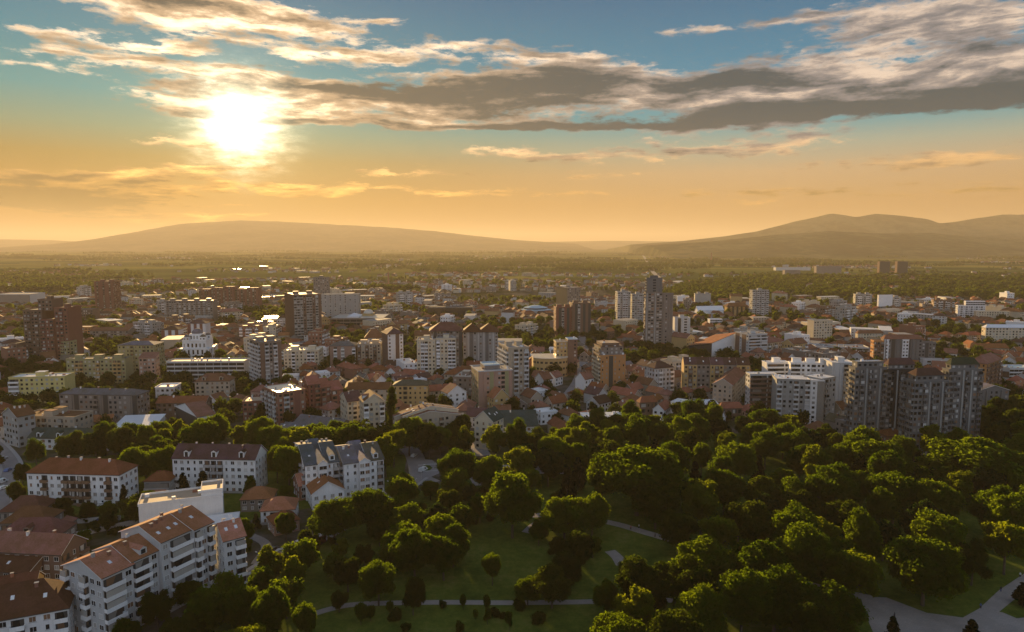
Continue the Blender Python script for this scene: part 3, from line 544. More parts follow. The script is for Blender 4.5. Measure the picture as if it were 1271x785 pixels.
b.vol(x0=0, x1=.45, wall='redbrown', F='wbw', L='w', roof='gx', rm='tile_red', rh=4, balm='brick'); b.vol(x0=.45, x1=.8, y0=-.15, z1=b.h - 2, wall='redbrown', F='bwb', L='', roof='gx', rm='tile_red', rh=4, balm='brick'); b.vol(x0=.8, x1=1.25, y0=-.3, z1=b.h - 4, wall='redbrown', F='bwb', L='w', roof='gx', rm='tile_red', rh=4, balm='brick').done()
B(AB, 'narrow cream house with white flat roof, left of the red brick stepped gables', (372, 374, 385, 508, 476, 10), 10, d=10, wall='beige', F='w', L='w', roof='flat', rm='flat_pale')
B(HS, 'long house with an even red tiled roof and pale wall, behind the poplar', (432, 436, 484, 505, 484, 3), 3, d=11, ref='the long red-roofed house behind the poplar', wall='beige', F='wwwwww', L='w', roof='gx', rm='tile_brown', rh=3.6, chim=2)
B(AB, 'cream gabled row house with attic windows, left of the poplar', (423, 432, 450, 534, 499, 28), 28, ref='the cream gabled row left of the poplar', wall='cream', F='wbw', L='w', roof='gx', rm='tile_dark', rh=4, chim=2, trim='trim_white')
B(AB, 'cream corner house with white gable trim and balconies, next to the poplar', (447, 452, 478, 544, 500, 22), 22, wall='cream', F='bwwb', L='w', roof='gy', rm='tile_brown', rh=4.2, dorm=1, trim='trim_white', balm='white')
B(AB, 'grey-roofed low long building, just above the central tree belt', (366, 374, 421, 537, 524, -22), -22, d=12, wall='taupe', F='w', L='', roof='gx', rm='tile_grey', rh=3.0, chim=3)
B(HS, 'low house with patched grey roof, below the brick building with the golden roof', (338, 345, 386, 545, 534, -8), -8, d=12, wall='taupe', F='w', L='', roof='hip', rm='tile_grey', rh=3.0, sky=3)
b = Bld('apartment_building', 'row of white houses with dark red roofs and firewalls, descending right of the poplar', 'apartment building', 495, 548, 572, 557, 520, 28, 12, ref='the descending white row right of the poplar')
for k in range(4): b.vol(y0=k * .25, y1=k * .25 + .245, x0=.1 * (k % 2), z1=b.h + (.4 if k % 2 else 0) - (1.5 if k == 0 else 0), wall='cream' if k % 2 else 'beige', F='wbw' if k == 0 else '', L='wbw', roof='gy', rm='tile_dark' if k % 2 else 'tile_brown', rh=3.4, trim='trim_white', sky=1, chim=1, over=.25)
b.done()
B(HS, 'cream apartment house with bright stone roof edges, behind the poplar to the right', (488, 492, 531, 503, 479, 2), 2, d=12, wall='ochre', F='wwbww', L='w', roof='hip', rm='tile_grey', rh=2.6)
B(HS, 'white house with twin steep gables, left of the orange and blue block', (548, 556, 579, 512, 489, 30), 30, ref='the white twin-gabled house', wall='white', F='ww', L='w', roof='gy', rm='tile_brown', rh=4.6, trim='trim_white', bw=4)
B(AB, 'cream four-storey building with a dark green hipped roof, beside the road at the park edge', (589, 612, 625, 560, 524, 62), 62, ref='the dark green roofed building', wall='cream', F='w', L='wwwww', roof='gx', rm='tile_green', rh=5, sky=3, trim='trim_white')
B(AB, 'low annex with a black roof, joined to the right of the dark green roofed building', (618, 622, 668, 551, 530, 4), 4, d=12, wall='palegrey', F='wwwww', L='', roof='gx', rm='tile_green', rh=4.5, chim=2)
B(HS, 'tall narrow house glowing orange on its left slope, before the orange-and-blue block', (605, 613, 632, 513, 495, 30), 30, ref='the glowing orange gable', wall='ochre', F='ww', L='w', roof='gy', rm='tile_orange', rh=5.5)
b = Bld('apartment_building', 'orange block with blue glazed bays and blue-rimmed flat roof, left of centre', 'apartment building', 585, 594, 636, 508, 462, 16, ref='the orange and blue block')
b.vol(wall='pink', F='pwspwgsp', L='ws', roof='flat', rm='flat_grey', trim='palegrey', acc='olive', bw=2.6); b.vol(x0=.25, x1=.7, y0=.3, y1=.85, z0=b.h + .3, z1=b.h + 2.6, wall='taupe', F='', L='', roof='flat', rm='metal_blue', trim='blue').done()
B(TB, 'grey-beige twelve-storey tower with loggias and a light left flank, in the centre', (619, 631, 656, 500, 433, 16), 16, ref='the grey-beige central tower', wall='beige', F='pbwbpw', L='b', roof='flat', rm='flat_grey', lift=2, balm='palegrey')
b = Bld('office_building', 'brown brick office with a tall square wing and blue roof, right of the central tower', 'office building', 687, 690, 716, 466, 425, 8, 16, ref='the brown brick office with the blue roof')
b.vol(x0=0, x1=.7, wall='ochre', F='wwww', L='w', roof='flat', rm='flat_tan', trim='cream'); b.vol(x0=.55, x1=1, y0=-.1, y1=.8, z1=b.h + 2, wall='brown', F='sww', L='w', rm='metal_blue', roof='flat', trim='blue', acc='brown'); b.done()
b = Bld('office_building', 'low curved ochre office with a half-round front, left of the brown brick office', 'office building', 660, 662, 705, 468, 445, 2, 18)
m_ = MB()
arc = [(b.a / 2 * math.cos(t), -b.b / 2 + 4 - 8 * math.sin(t)) for t in np.linspace(math.pi, 0, 12)]; arc = [(p[0], p[1]) for p in arc] + [(b.a / 2, b.b / 2), (-b.a / 2, b.b / 2)]
m_.prism(arc, 0, b.h, 'ochre', 'flat_tan')
for (p, q) in zip(arc[:11], arc[1:12]):
    for i in range(3):
        z = 1 + i * b.h / 3; P_, Q_ = Vector((*p, 0)).lerp(Vector((*q, 0)), .2), Vector((*p, 0)).lerp(Vector((*q, 0)), .8); n_ = (Q_ - P_).cross(Vector((0, 0, 1))).normalized() * .06
        m_.face([(P_.x + n_.x, P_.y + n_.y, z), (Q_.x + n_.x, Q_.y + n_.y, z), (Q_.x + n_.x, Q_.y + n_.y, z + 1.7), (P_.x + n_.x, P_.y + n_.y, z + 1.7)], 'glass_dark')
m_.build('wall', b.root); m_ = MB(); m_.prism([(p[0] * 1.03, p[1] * 1.03) for p in arc], b.h + .004, b.h + .5, 'cream', 'flat_gold'); m_.build('roof', b.root)
b = Bld('tower_block', 'orange brick tower block with a dark central slot and brown crown, centre right', 'tower block', 736, 745, 776, 482, 442, 10, ref='the orange brick tower')
b.vol(wall='orange', F='xxsxx', L='bb', roof='flat', rm='flat_grey', parapet=.3, balm='cream', ww=.9); b.vol(x0=.02, x1=.93, y0=.1, y1=.95, z0=b.h + .25, z1=b.h + 6, wall='taupe', F='www', L='b', rm='flat_dark', roof='flat', trim='brown', parapet=.4)
b.vol(x0=.1, x1=.8, y0=.2, y1=.9, z0=b.h + 6.8, z1=b.h + 8.6, wall='brown', F='', L='', rm='flat_tan', roof='flat', parapet=0).done()
b = Bld('apartment_building', 'long orange and grey striped apartment row with dark red roof, left of white slabs', 'apartment building', 845, 848, 930, 491, 453, -4, 14, ref='the orange and grey striped row')
for k in range(5): b.vol(x0=k * .2, x1=k * .2 + .199, y0=.06 if k % 2 else 0, wall='taupe' if k % 2 else 'ochre', z1=b.h - .05 * (k % 2), F='ww' if k % 2 else 'wbw', L='', roof='gx', rm='tile_dark', rh=4.6, sky=1, chim=1, balm='brown', over=.02)
b.done()
B(AB, 'grey narrow house with a tall pale gable wall, in front of the striped row', (908, 914, 930, 511, 479, 62), 62, d=12, wall='beige', F='w', L='w', roof='gx', rm='tile_brown', rh=4)
B(('hall', 'theatre'), 'large wedge-shaped building with brown sloping roof and blank white side wall, right of centre', (855, 883, 915, 447, 428, 38), 38, auto=False)
b = BUILDINGS[-1]; LAND.append(('the white wedge-shaped building', b.root)); m_ = MB(); a2, b2, h_ = b.a / 2, b.b / 2, b.h
m_.box(-a2, a2, -b2, b2, -.2, 3, 'trim_dark'); m_.face([(-a2, -b2, 3), (a2, -b2, 3), (a2, -b2, h_ + 8), (-a2, -b2, h_ + 1)], 'white'); m_.face([(-a2, b2, 3), (-a2, -b2, 3), (-a2, -b2, h_ + 1), (-a2, b2, h_ - 4)], 'black'); m_.face([(a2, -b2, 3), (a2, b2, 3), (a2, b2, h_ + 3), (a2, -b2, h_ + 8)], 'white'); m_.face([(a2, b2, 3), (-a2, b2, 3), (-a2, b2, h_ - 4), (a2, b2, h_ + 3)], 'white'); m_.build('wall', b.root)
m_ = MB(); m_.face([(-a2 - .6, -b2 + .1, h_ + 1.3), (a2, -b2 + .1, h_ + 8.3), (a2, b2 + .6, h_ + 3.3), (-a2 - .6, b2 + .6, h_ - 3.7)], 'tile_orange'); m_.build('roof', b.root)
B(OB, 'grey-brown block with horizontal balconies, right of the white wedge-shaped building', (912, 928, 951, 447, 416, 16), 16, ref='the grey block beside the wedge', wall='palegrey', F='BB', L='ssw', roof='flat', rm='flat_grey', lift=1, acc='brown', balm='palegrey')
# white slab blocks right
b = Bld('apartment_building', 'front white slab block with brown balcony bands and bright white roof, right of centre', 'apartment building', 924, 929, 962, 516, 465, 2, 14, ref='the front white slab block')
b.vol(wall='palegrey', F='BBBB', L='w', z1=b.h, roof='flat', rm='flat_pale', balm='brown', parapet=.2, bw=3.0).done()
b = Bld('apartment_building', 'pale grey slab block with a white stair panel, right of the front white slab', 'apartment building', 962, 963, 1020, 525, 471, -10, 14, ref='the pale grey slab block')
b.vol(x0=0, x1=.72, wall='grey', F='bwwbwb', L='', roof='flat', rm='flat_pale', parapet=.2, glass=('glass_dark', 'glass_curtain', 'glass_dark', 'shutter'), balm='palegrey')
b.vol(x0=.72, x1=1.0, y0=-.06, y1=1, wall='white', F='wsw', L='', Rr='w', roof='flat', rm='flat_pale', parapet=.2, acc='glass_curtain').done()
B(AB, 'grey wing turned away to the right, at the end of the pale grey slab block', (1017, 1019, 1035, 527, 471, 30), 30, d=12, wall='grey', F='wbww', L='', roof='flat', rm='flat_pale', parapet=.2)
B(AB, 'rear white terraced block with deep balconies, behind the front white slab', (944, 950, 978, 500, 451, 4), 4, d=14, wall='white', F='BB', L='', roof='flat', rm='flat_pale', parapet=.3, lift=1)
B(AB, 'rear white block with long balcony strips, middle of the row behind the slabs', (976, 979, 1030, 506, 451, -6), -6, d=14, ref='the rear white block', wall='white', F='BBwwbw', L='', roof='flat', rm='flat_pale', parapet=.3, lift=3)
B(AB, 'tall white end block with a beige balcony strip, right end of the rear white row', (1030, 1033, 1058, 513, 451, -4), -4, d=13, wall='palegrey', F='ppbpwp', L='', Rr='w', roof='flat', rm='flat_pale', parapet=.3, lift=1, balm='beige')
DG = 'dark grey tower blocks at the park edge'
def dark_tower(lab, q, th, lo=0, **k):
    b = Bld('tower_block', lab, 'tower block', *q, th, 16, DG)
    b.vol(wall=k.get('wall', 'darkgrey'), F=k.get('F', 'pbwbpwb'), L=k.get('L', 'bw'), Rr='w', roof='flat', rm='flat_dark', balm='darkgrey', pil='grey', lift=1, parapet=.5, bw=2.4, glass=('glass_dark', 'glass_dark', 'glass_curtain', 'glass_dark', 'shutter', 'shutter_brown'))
    if k.get('pent'): b.vol(x0=.08, x1=.9, y0=.15, y1=.9, z0=b.h + .25, z1=b.h + 3.2, wall='darkgrey', F='ww', L='w', roof=k['pent'], rm=k.get('prm', 'flat_dark'), rh=3, parapet=.3)
    if k.get('ref'): LAND.append((k['ref'], b.root))
    return b.done()
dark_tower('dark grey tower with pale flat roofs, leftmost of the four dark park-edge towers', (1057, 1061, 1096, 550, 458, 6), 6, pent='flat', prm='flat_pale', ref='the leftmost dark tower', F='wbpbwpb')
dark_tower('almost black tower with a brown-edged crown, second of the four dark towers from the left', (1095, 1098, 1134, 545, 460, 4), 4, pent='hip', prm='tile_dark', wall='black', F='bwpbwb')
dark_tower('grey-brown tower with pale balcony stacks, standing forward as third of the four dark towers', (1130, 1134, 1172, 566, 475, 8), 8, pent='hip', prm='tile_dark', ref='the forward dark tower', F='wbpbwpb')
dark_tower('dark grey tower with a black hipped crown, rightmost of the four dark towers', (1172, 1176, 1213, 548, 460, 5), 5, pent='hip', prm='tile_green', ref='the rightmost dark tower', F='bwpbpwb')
B(AB, 'dark grey low block with two slanted roofs, right of the four dark towers', (1213, 1217, 1250, 518, 485, 4), 4, d=14, wall='darkgrey', F='wpwwpw', L='w', roof='gy', rm='tile_grey', rh=3)
b = Bld('apartment_building', 'round-roofed orange brick building with curved red roof, behind the rightmost dark tower', 'apartment building', 1199, 1222, 1240, 494, 452, 40, ref='the round-roofed brick building')
b.vol(wall='orange', F='bwb', L='wbw', roof='hip', rm='tile_brown', rh=4.5, balm='brown').done()
B(AB, 'grey flat-roofed building half hidden by trees, before the foot of the leftmost dark tower', (1036, 1048, 1073, 546, 525, 24), 24, wall='taupe', F='wb', L='wb', roof='flat', rm='flat_grey')
B(HS, 'cream house with a bright white sloping metal roof, left of the white slabs', (861, 866, 891, 516, 503, 12), 12, d=11, ref='the house with the white metal roof', wall='beige', F='ww', L='w', roof='mono', rm='metal_pale', rh=1.8)
B(HS, 'long brown brick house with a hipped red roof, right of the white metal roof', (890, 893, 922, 522, 507, 3), 3, d=11, wall='brown', F='bwb', L='w', roof='hip', rm='tile_red', rh=3.2)
B(HS, 'red-roofed house at the park edge below the front white slab block', (924, 927, 950, 524, 511, 5), 5, d=10, wall='pink', F='ww', L='w', roof='hip', rm='tile_red', rh=3.2)
B(('hall', 'pavilion'), 'low pavilion with a flat bright white roof, showing over the middle park trees', (720, 723, 780, 536, 518, 2), 2, d=12, ref='the white park pavilion', wall='white', F='g', L='', roof='flat', rm='metal_pale', parapet=0, bw=5)
B(('hall', 'pavilion'), 'narrow low pavilion with a white roof, right of the larger white park pavilion', (806, 808, 838, 538, 524, 2), 2, d=10, wall='white', F='g', L='', roof='flat', rm='metal_pale', parapet=0, bw=5)
B(HS, 'brown two-storey house with a balcony and red roof, above the white pavilions', (790, 794, 815, 521, 500, 14), 14, d=11, wall='brown', F='bw', L='w', roof='hip', rm='tile_red', rh=3.2)
B(HS, 'white-gabled house with a red saddle roof, right of the brown balcony house', (810, 824, 833, 523, 510, 60), 60, d=9, wall='white', F='w', L='w', roof='gx', rm='tile_red', rh=3.4)
# -- middle city
B(AB, 'white tower with a wide brown hipped cap and dark middle strip, left of centre', (475, 482, 501, 460, 415, 26), 26, ref='the white tower with the brown cap', wall='white', F='wpswp', L='s', roof='hip', rm='tile_dark', rh=4, acc='brown', over=1.0)
B(AB, 'older house with a big brown roof and white front, behind the white-capped tower', (453, 457, 476, 440, 420, 10), 10, d=14, wall='palegrey', F='sww', L='', roof='hip', rm='tile_brown', rh=8, acc='brown')
b = Bld('apartment_building', 'broad cream twin block with white balcony fronts, below the dark red peaked roofs', 'apartment building', 518, 521, 566, 470, 423, 3, 16, ref='the cream twin block')
b.vol(x0=0, x1=.48, wall='cream', F='wbbw', L='w', z1=b.h, roof='flat', rm='flat_grey', balm='white', lift=1); b.vol(x0=.5, x1=1, y0=-.06, y1=.94, z1=b.h + 1.2, wall='cream', F='bwwb', L='', roof='flat', rm='flat_grey', balm='white', lift=1).done()
B(TB, 'tower with dark red peaked roofs, directly behind the cream twin block', (535, 540, 574, 466, 411, 6), 6, d=18, wall='taupe', F='wsww', L='w', bw=2.6, roof='hip', rm='tile_old', rh=6, over=1.2)
for k, (q, lab) in enumerate([((575, 578, 596, 458, 412, 2), 'left one of the twin grey towers with red peaked roofs and dark recess between'), ((595, 599, 618, 458, 412, 2), 'right one of the twin grey towers with red peaked roofs')]):
    B(TB, lab, q, 2, d=18, ref='the twin red-peaked towers' if k else None, group='twin grey towers with red peaked roofs', wall='grey', F='wpswpw', L='w', pil='palegrey', bw=2.6, roof='hip', rm='tile_old', rh=6, over=1.0, acc='darkgrey')
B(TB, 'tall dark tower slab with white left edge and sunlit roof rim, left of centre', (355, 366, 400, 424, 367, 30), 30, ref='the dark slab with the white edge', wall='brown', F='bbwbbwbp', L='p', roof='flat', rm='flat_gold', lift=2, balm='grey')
B(AB, 'long pale slab with vertical white ribs, behind the dark slab to the right', (400, 402, 446, 400, 366, 3), 3, d=14, ref='the ribbed pale slab', wall='grey', F='pw', L='', roof='flat', rm='flat_grey')
B(TB, 'plain grey tower rising behind the ribbed pale slab', (390, 394, 409, 385, 345, 8), 8, ref='the plain grey tower', wall='taupe', F='xx', L='x', roof='flat', rm='flat_grey', lift=1)
b = Bld('hall', 'wide low hall with a gold lit flat roof and a white glass pyramid', 'hall', 410, 414, 476, 409, 396, 2, 55, ref='the hall with the glass pyramid')
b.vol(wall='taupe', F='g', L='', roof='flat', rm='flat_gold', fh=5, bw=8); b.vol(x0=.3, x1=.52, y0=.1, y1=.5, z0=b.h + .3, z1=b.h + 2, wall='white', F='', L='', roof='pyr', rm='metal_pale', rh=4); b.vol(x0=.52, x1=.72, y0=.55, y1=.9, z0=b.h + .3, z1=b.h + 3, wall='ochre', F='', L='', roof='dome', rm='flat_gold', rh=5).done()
B(OB, 'long dark-roofed office with a white colonnade, upper centre', (531, 535, 587, 395, 382, 2), 2, d=20, ref='the colonnaded office', wall='white', F='s', L='w', roof='flat', rm='flat_dark', trim='trim_dark', bw=4, acc='glass_dark')
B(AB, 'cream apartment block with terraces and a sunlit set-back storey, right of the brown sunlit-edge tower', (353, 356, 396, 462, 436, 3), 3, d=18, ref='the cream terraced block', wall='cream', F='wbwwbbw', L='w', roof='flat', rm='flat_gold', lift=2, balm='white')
B(AB, 'pink and white block with tall white pilasters, right of the cream terraced block', (410, 413, 442, 456, 430, 4), 4, d=16, ref='the pilastered pink block', wall='pink', F='pbpbp', L='w', roof='hip', rm='tile_grey', rh=3, balm='white')
B(AB, 'tan stepped block with a sunlit yellowish end wall, left of the white capped tower', (444, 447, 473, 456, 428, 6), 6, d=16, wall='beige', F='bwbw', L='w', roof='flat', rm='flat_tan', lift=2, balm='brown')
B(OB, 'low white office with flat roof and blank ends, below the white capped tower', (492, 502, 519, 471, 453, 24), 24, ref='the low white office', wall='white', F='ww', L='', roof='flat', rm='flat_pale')
# main tower
b = Bld('tower_block', 'tallest tower, grey concrete in two stepped halves with a glazed box on top', 'tower block', 798, 800, 834, 436, 364, 10, 22, ref='the tallest stepped tower')
b.vol(x0=0, x1=.6, wall='taupe', F='pWWpWW', L='W', roof='flat', rm='flat_dark', parapet=1, pil='grey', bw=2.8); b.vol(x0=.603, x1=1, y0=-.06, y1=.9, z1=b.h - 1.5, wall='taupe', F='pxp', L='', Rr='w', roof='flat', rm='flat_dark', parapet=1)
b.vol(x0=.03, x1=.6, y0=.1, y1=.9, z0=b.h + .3, z1=b.h + 14, wall='darkgrey', F='ppg', L='g', roof='flat', rm='flat_dark', parapet=.6); b.vol(x0=.15, x1=.45, y0=.3, y1=.7, z0=b.h + 14.3, z1=b.h + 16.5, wall='darkgrey', F='', L='', roof='flat', rm='flat_dark', parapet=.2).done()
B(TB, 'white and grey block with vertical strips, joined to the right foot of the tallest tower', (834, 837, 856, 425, 395, 3), 3, d=18, ref='the white striped block', wall='palegrey', F='pspgp', L='', roof='flat', rm='flat_grey', lift=1, acc='glass_dark')
for q, lab, w, ref in [((687, 690, 710, 418, 382, 6), 'left half of the dark red ribbed twin slabs, centre', 'redbrown', None), ((706, 710, 733, 418, 377, 6), 'right taller half of the dark red ribbed twin slabs, centre', 'brown', 'the dark red ribbed slabs')]:
    B(TB, lab, q, 6, d=18, ref=ref, wall=w, F='psbps', L='w', roof='flat', rm='flat_dark', lift=2, acc='trim_dark', balm='grey')
B(OB, 'plain brown slab with ribbed side, above the dark red ribbed slabs', (690, 704, 720, 390, 358, 20), 20, ref='the plain brown slab', wall='taupe', F='xx', L='s', roof='flat', rm='flat_grey', lift=1)
for q, lab, ref in [((763, 766, 782, 404, 363, 4), 'left of two joined grey apartment towers, left of the tallest tower', None), ((781, 784, 800, 402, 366, 4), 'right of two joined grey apartment towers, touching the tallest tower', 'the joined grey towers')]:
    B(TB, lab, q, 4, d=16, ref=ref, wall='grey', F='bwb', L='w', roof='flat', rm='flat_grey', lift=1, balm='palegrey')
B(TB, 'lone grey tower with balcony stacks, above the white wedge-shaped building to the right', (929, 933, 953, 396, 361, 6), 6, ref='the lone grey tower on the right', wall='grey', F='bwbw', L='w', roof='flat', rm='flat_grey', lift=1, balm='palegrey')
b = Bld('hall', 'octagonal hall with a pale blue stepped roof, in the centre beyond the brown office', 'hall', 648, 652, 684, 392, 383, 4, 30, ref='the pale blue octagonal hall')
m_ = MB(); m_.lathe(0, 0, [(b.a * .52, 0), (b.a * .52, b.h * .7)], 'palegrey', 8); m_.lathe(0, 0, [(b.a * .4, b.h * .72), (b.a * .4, b.h)], 'glass_dark', 8); m_.build('wall', b.root)
m_ = MB(); m_.lathe(0, 0, [(b.a * .56, b.h * .702), (b.a * .42, b.h * .82)], 'metal_blue', 8); m_.lathe(0, 0, [(b.a * .44, b.h + .01), (b.a * .14, b.h + 3)], 'metal_blue', 8); m_.build('roof', b.root)
B(('hall', 'market hall'), 'market hall with a wide white tent roof, right of the tallest tower', (862, 866, 898, 395, 386, 10), 10, d=34, ref='the white tent roof hall', wall='white', F='', L='', roof='gx', rm='metal_pale', rh=6)
B(OB, 'ochre block with a heavy dark overhanging roof, right of the white tent roof', (899, 903, 927, 393, 380, 8), 8, d=22, wall='ochre', F='sw', L='', roof='hip', rm='tile_brown', rh=4, over=2.5, acc='trim_dark')
B(OB, 'bright white low commercial building, below the white tent roof', (878, 881, 896, 408, 397, 6), 6, d=16, wall='white', F='g', L='', roof='flat', rm='flat_pale')
B(OB, 'cream seven-storey office with regular window rows and a blank left wall', (1001, 1009, 1032, 429, 399, 14), 14, ref='the cream window-grid office', wall='cream', F='wwwwww', L='', roof='flat', rm='flat_grey', bands='cream')
B(OB, 'low grey school with flat roof, in front of the cream window-grid office', (1006, 1012, 1078, 442, 431, -10), -10, d=22, wall='palegrey', F='g', L='', roof='flat', rm='flat_grey', bw=5)
B(OB, 'ochre classical building with arched windows and small corner tower, right of the cream window-grid office', (1061, 1064, 1096, 428, 414, 4), 4, d=16, ref='the ochre classical building', wall='cream', F='ww', L='w', roof='hip', rm='tile_brown', rh=3)
b = Bld('apartment_building', 'wide apartment block with red roof, white ribs and orange left wing, behind the dark towers', 'apartment building', 1079, 1083, 1160, 456, 421, -2, 20, ref='the red-roofed white-ribbed block')
b.vol(x0=0, x1=.16, wall='orange', F='bb', L='w', z1=b.h - 2, roof='flat', rm='flat_tan', balm='brown'); b.vol(x0=.16, x1=.78, wall='darkgrey', F='pwsp', L='', roof='hip', rm='tile_brown', rh=3.5, acc='trim_dark'); b.vol(x0=.46, x1=.56, y0=-.06, y1=.2, wall='white', F='w', L='', roof='flat', rm='flat_pale', z1=b.h - 1); b.vol(x0=.17, x1=.24, y0=-.05, y1=.2, wall='white', F='w', L='', roof='flat', rm='flat_pale', z1=b.h - 1); b.vol(x0=.78, x1=1, y0=.1, y1=1, z1=b.h - 3, wall='darkgrey', F='wsw', L='', roof='flat', rm='flat_dark', acc='trim_dark').done()
B(OB, 'long low dark-roofed office with white window ribs, right of the white-ribbed block', (1141, 1145, 1199, 463, 447, -8), -8, d=18, ref='the long ribbed low office', wall='palegrey', F='pg', L='', roof='flat', rm='flat_dark', bw=3)
b = Bld('office_building', 'white modern complex of stacked blocks with golden lit roofs, upper right', 'office building', 1185, 1188, 1222, 398, 380, -4, 30, ref='the white stacked complex')
b.vol(wall='white', F='wg', L='w', roof='flat', rm='flat_pale'); b.vol(x0=.3, x1=1, y0=.3, y1=1, z0=b.h + .3, z1=b.h + 6, wall='white', F='g', L='w', roof='flat', rm='flat_pale').done()
B(OB, 'cream wing of the white complex, lower and to its right', (1208, 1211, 1252, 400, 387, -4), -4, d=22, wall='cream', F='ww', L='', roof='flat', rm='flat_tan')
B(OB, 'cream palace with two rows of windows and white roof, at the right edge', (1217, 1222, 1275, 430, 407, -3), -3, d=22, ref='the cream palace', wall='cream', F='ww', L='w', roof='hip', rm='metal_pale', rh=3)
B(HS, 'long house with a broad orange-brown roof, below the cream palace', (1199, 1203, 1252, 441, 432, -4), -4, d=16, wall='cream', F='ww', L='', roof='hip', rm='tile_orange', rh=4)
B(OB, 'small modern office with blue-grey roof and white bands, below the cream palace', (1252, 1256, 1285, 476, 458, 0), 0, d=14, wall='palegrey', F='g', L='', roof='flat', rm='metal_blue', bands='white')
B(OB, 'plain white cubic building standing alone before the far wood, upper right', (1088, 1090, 1107, 386, 367, 6), 6, ref='the lone white cube', d=18, wall='white', F='', L='', roof='flat', rm='flat_pale')
for q, lab in [((1088, 1091, 1104, 344, 325, 4), 'left of two distant brown towers, beyond the wood on the right'), ((1110, 1113, 1126, 344, 325, 4), 'right of two distant brown towers, beyond the wood on the right')]:
    B(TB, lab, q, 4, d=30, wall='brown', F='s', L='', bw=8, roof='flat', rm='flat_dark', group='distant brown twin towers', ref='the distant brown twin towers' if q[0] > 1100 else None)
B(('hall', 'factory'), 'far grey factory block, left of the distant brown twin towers', (1010, 1013, 1044, 344, 331, 2), 2, d=50, wall='taupe', F='', L='', roof='flat', rm='flat_grey', ref='the far grey factory')
B(('hall', 'factory'), 'far low dark hall, left of the far grey factory', (971, 974, 993, 346, 336, 2), 2, d=50, wall='taupe', F='', L='', roof='flat', rm='flat_dark')
B(('hall', 'warehouse'), 'far long pale warehouse, beyond the far low dark hall', (960, 963, 1006, 336, 332.5, 2), 2, d=90, wall='palegrey', F='', L='', roof='flat', rm='flat_grey')
# left far
B(TB, 'red-brown tower with vertical ribs standing alone in the left distance', (119, 123, 142, 388, 350, 4), 4, d=24, ref='the lone red-brown tower', wall='redbrown', F='pbp', L='w', roof='flat', rm='flat_dark', lift=2)
b = Bld('apartment_building', 'long stepped red-brown slab with sunlit roof edges, left of centre in the distance', 'apartment building', 248, 252, 322, 385, 358, 2, 18, ref='the long red-brown slab')
for k in range(5): b.vol(x0=k * .2, x1=k * .2 + .19, y0=.1 * (k % 2), z1=b.h + (k % 3) * 2 - 2, wall='redbrown', F='bwp', L='', roof='flat', rm='flat_tan', balm='brown')
b.done()
B(AB, 'long grey slab with balcony grid, in front of the long red-brown slab', (205, 208, 265, 401, 374, 2), 2, d=16, ref='the long grey balcony slab', wall='taupe', F='bw', L='', roof='flat', rm='flat_gold', lift=4, balm='grey')
B(('hall', 'arena'), 'long low arena with a ribbed pale wall, at the left edge in the distance', (-6, -2, 38, 381, 366, 2), 2, d=40, ref='the ribbed arena', wall='palegrey', F='s', L='', roof='flat', rm='flat_grey', bw=7, acc='taupe')
for k, (q, lab) in enumerate([((201, 203, 222, 427, 410, 4), 'first white and red striped block from the left, behind the white church'), ((234, 236, 256, 424, 402, 4), 'taller white and red striped block, behind the white church')]):
    B(AB, lab, q, 4, d=14, wall='white', F='sp', L='', roof='hip', rm='tile_dark', rh=3, acc='redbrown')
B(AB, 'dim brown apartment block far left, behind the stepped brown tower', (86, 90, 116, 402, 385, 4), 4, d=18, wall='brown', F='wb', L='', roof='flat', rm='flat_dark')
B(AB, 'white-fronted low block with red roof, right of the stepped brown tower', (92, 95, 113, 424, 407, 4), 4, d=16, wall='orange', F='wb', L='', roof='flat', rm='flat_tan')
B(AB, 'long brown row with a flat tiled roof, right of the stepped brown tower', (112, 115, 160, 424, 411, 2), 2, d=16, wall='taupe', F='ww', L='', roof='gx', rm='tile_brown', rh=3)
B(('chimney_stack', 'chimney'), 'thin dark industrial chimney far off in the upper centre', (481, 481, 483, 357, 338, 0), 0, d=5, auto=False)
b = BUILDINGS[-1]; m_ = MB(); m_.lathe(0, 0, [(2.6, 0), (1.7, b.h)], 'brick', 10); m_.build('shaft', b.root)
B(('chimney_stack', 'chimney'), 'thin brick industrial chimney far off on the right of the straight road', (882, 882, 884, 326, 314, 0), 0, d=6, auto=False)
b = BUILDINGS[-1]; m_ = MB(); m_.lathe(0, 0, [(4.5, 0), (3, b.h)], 'brick', 10); m_.build('shaft', b.root)
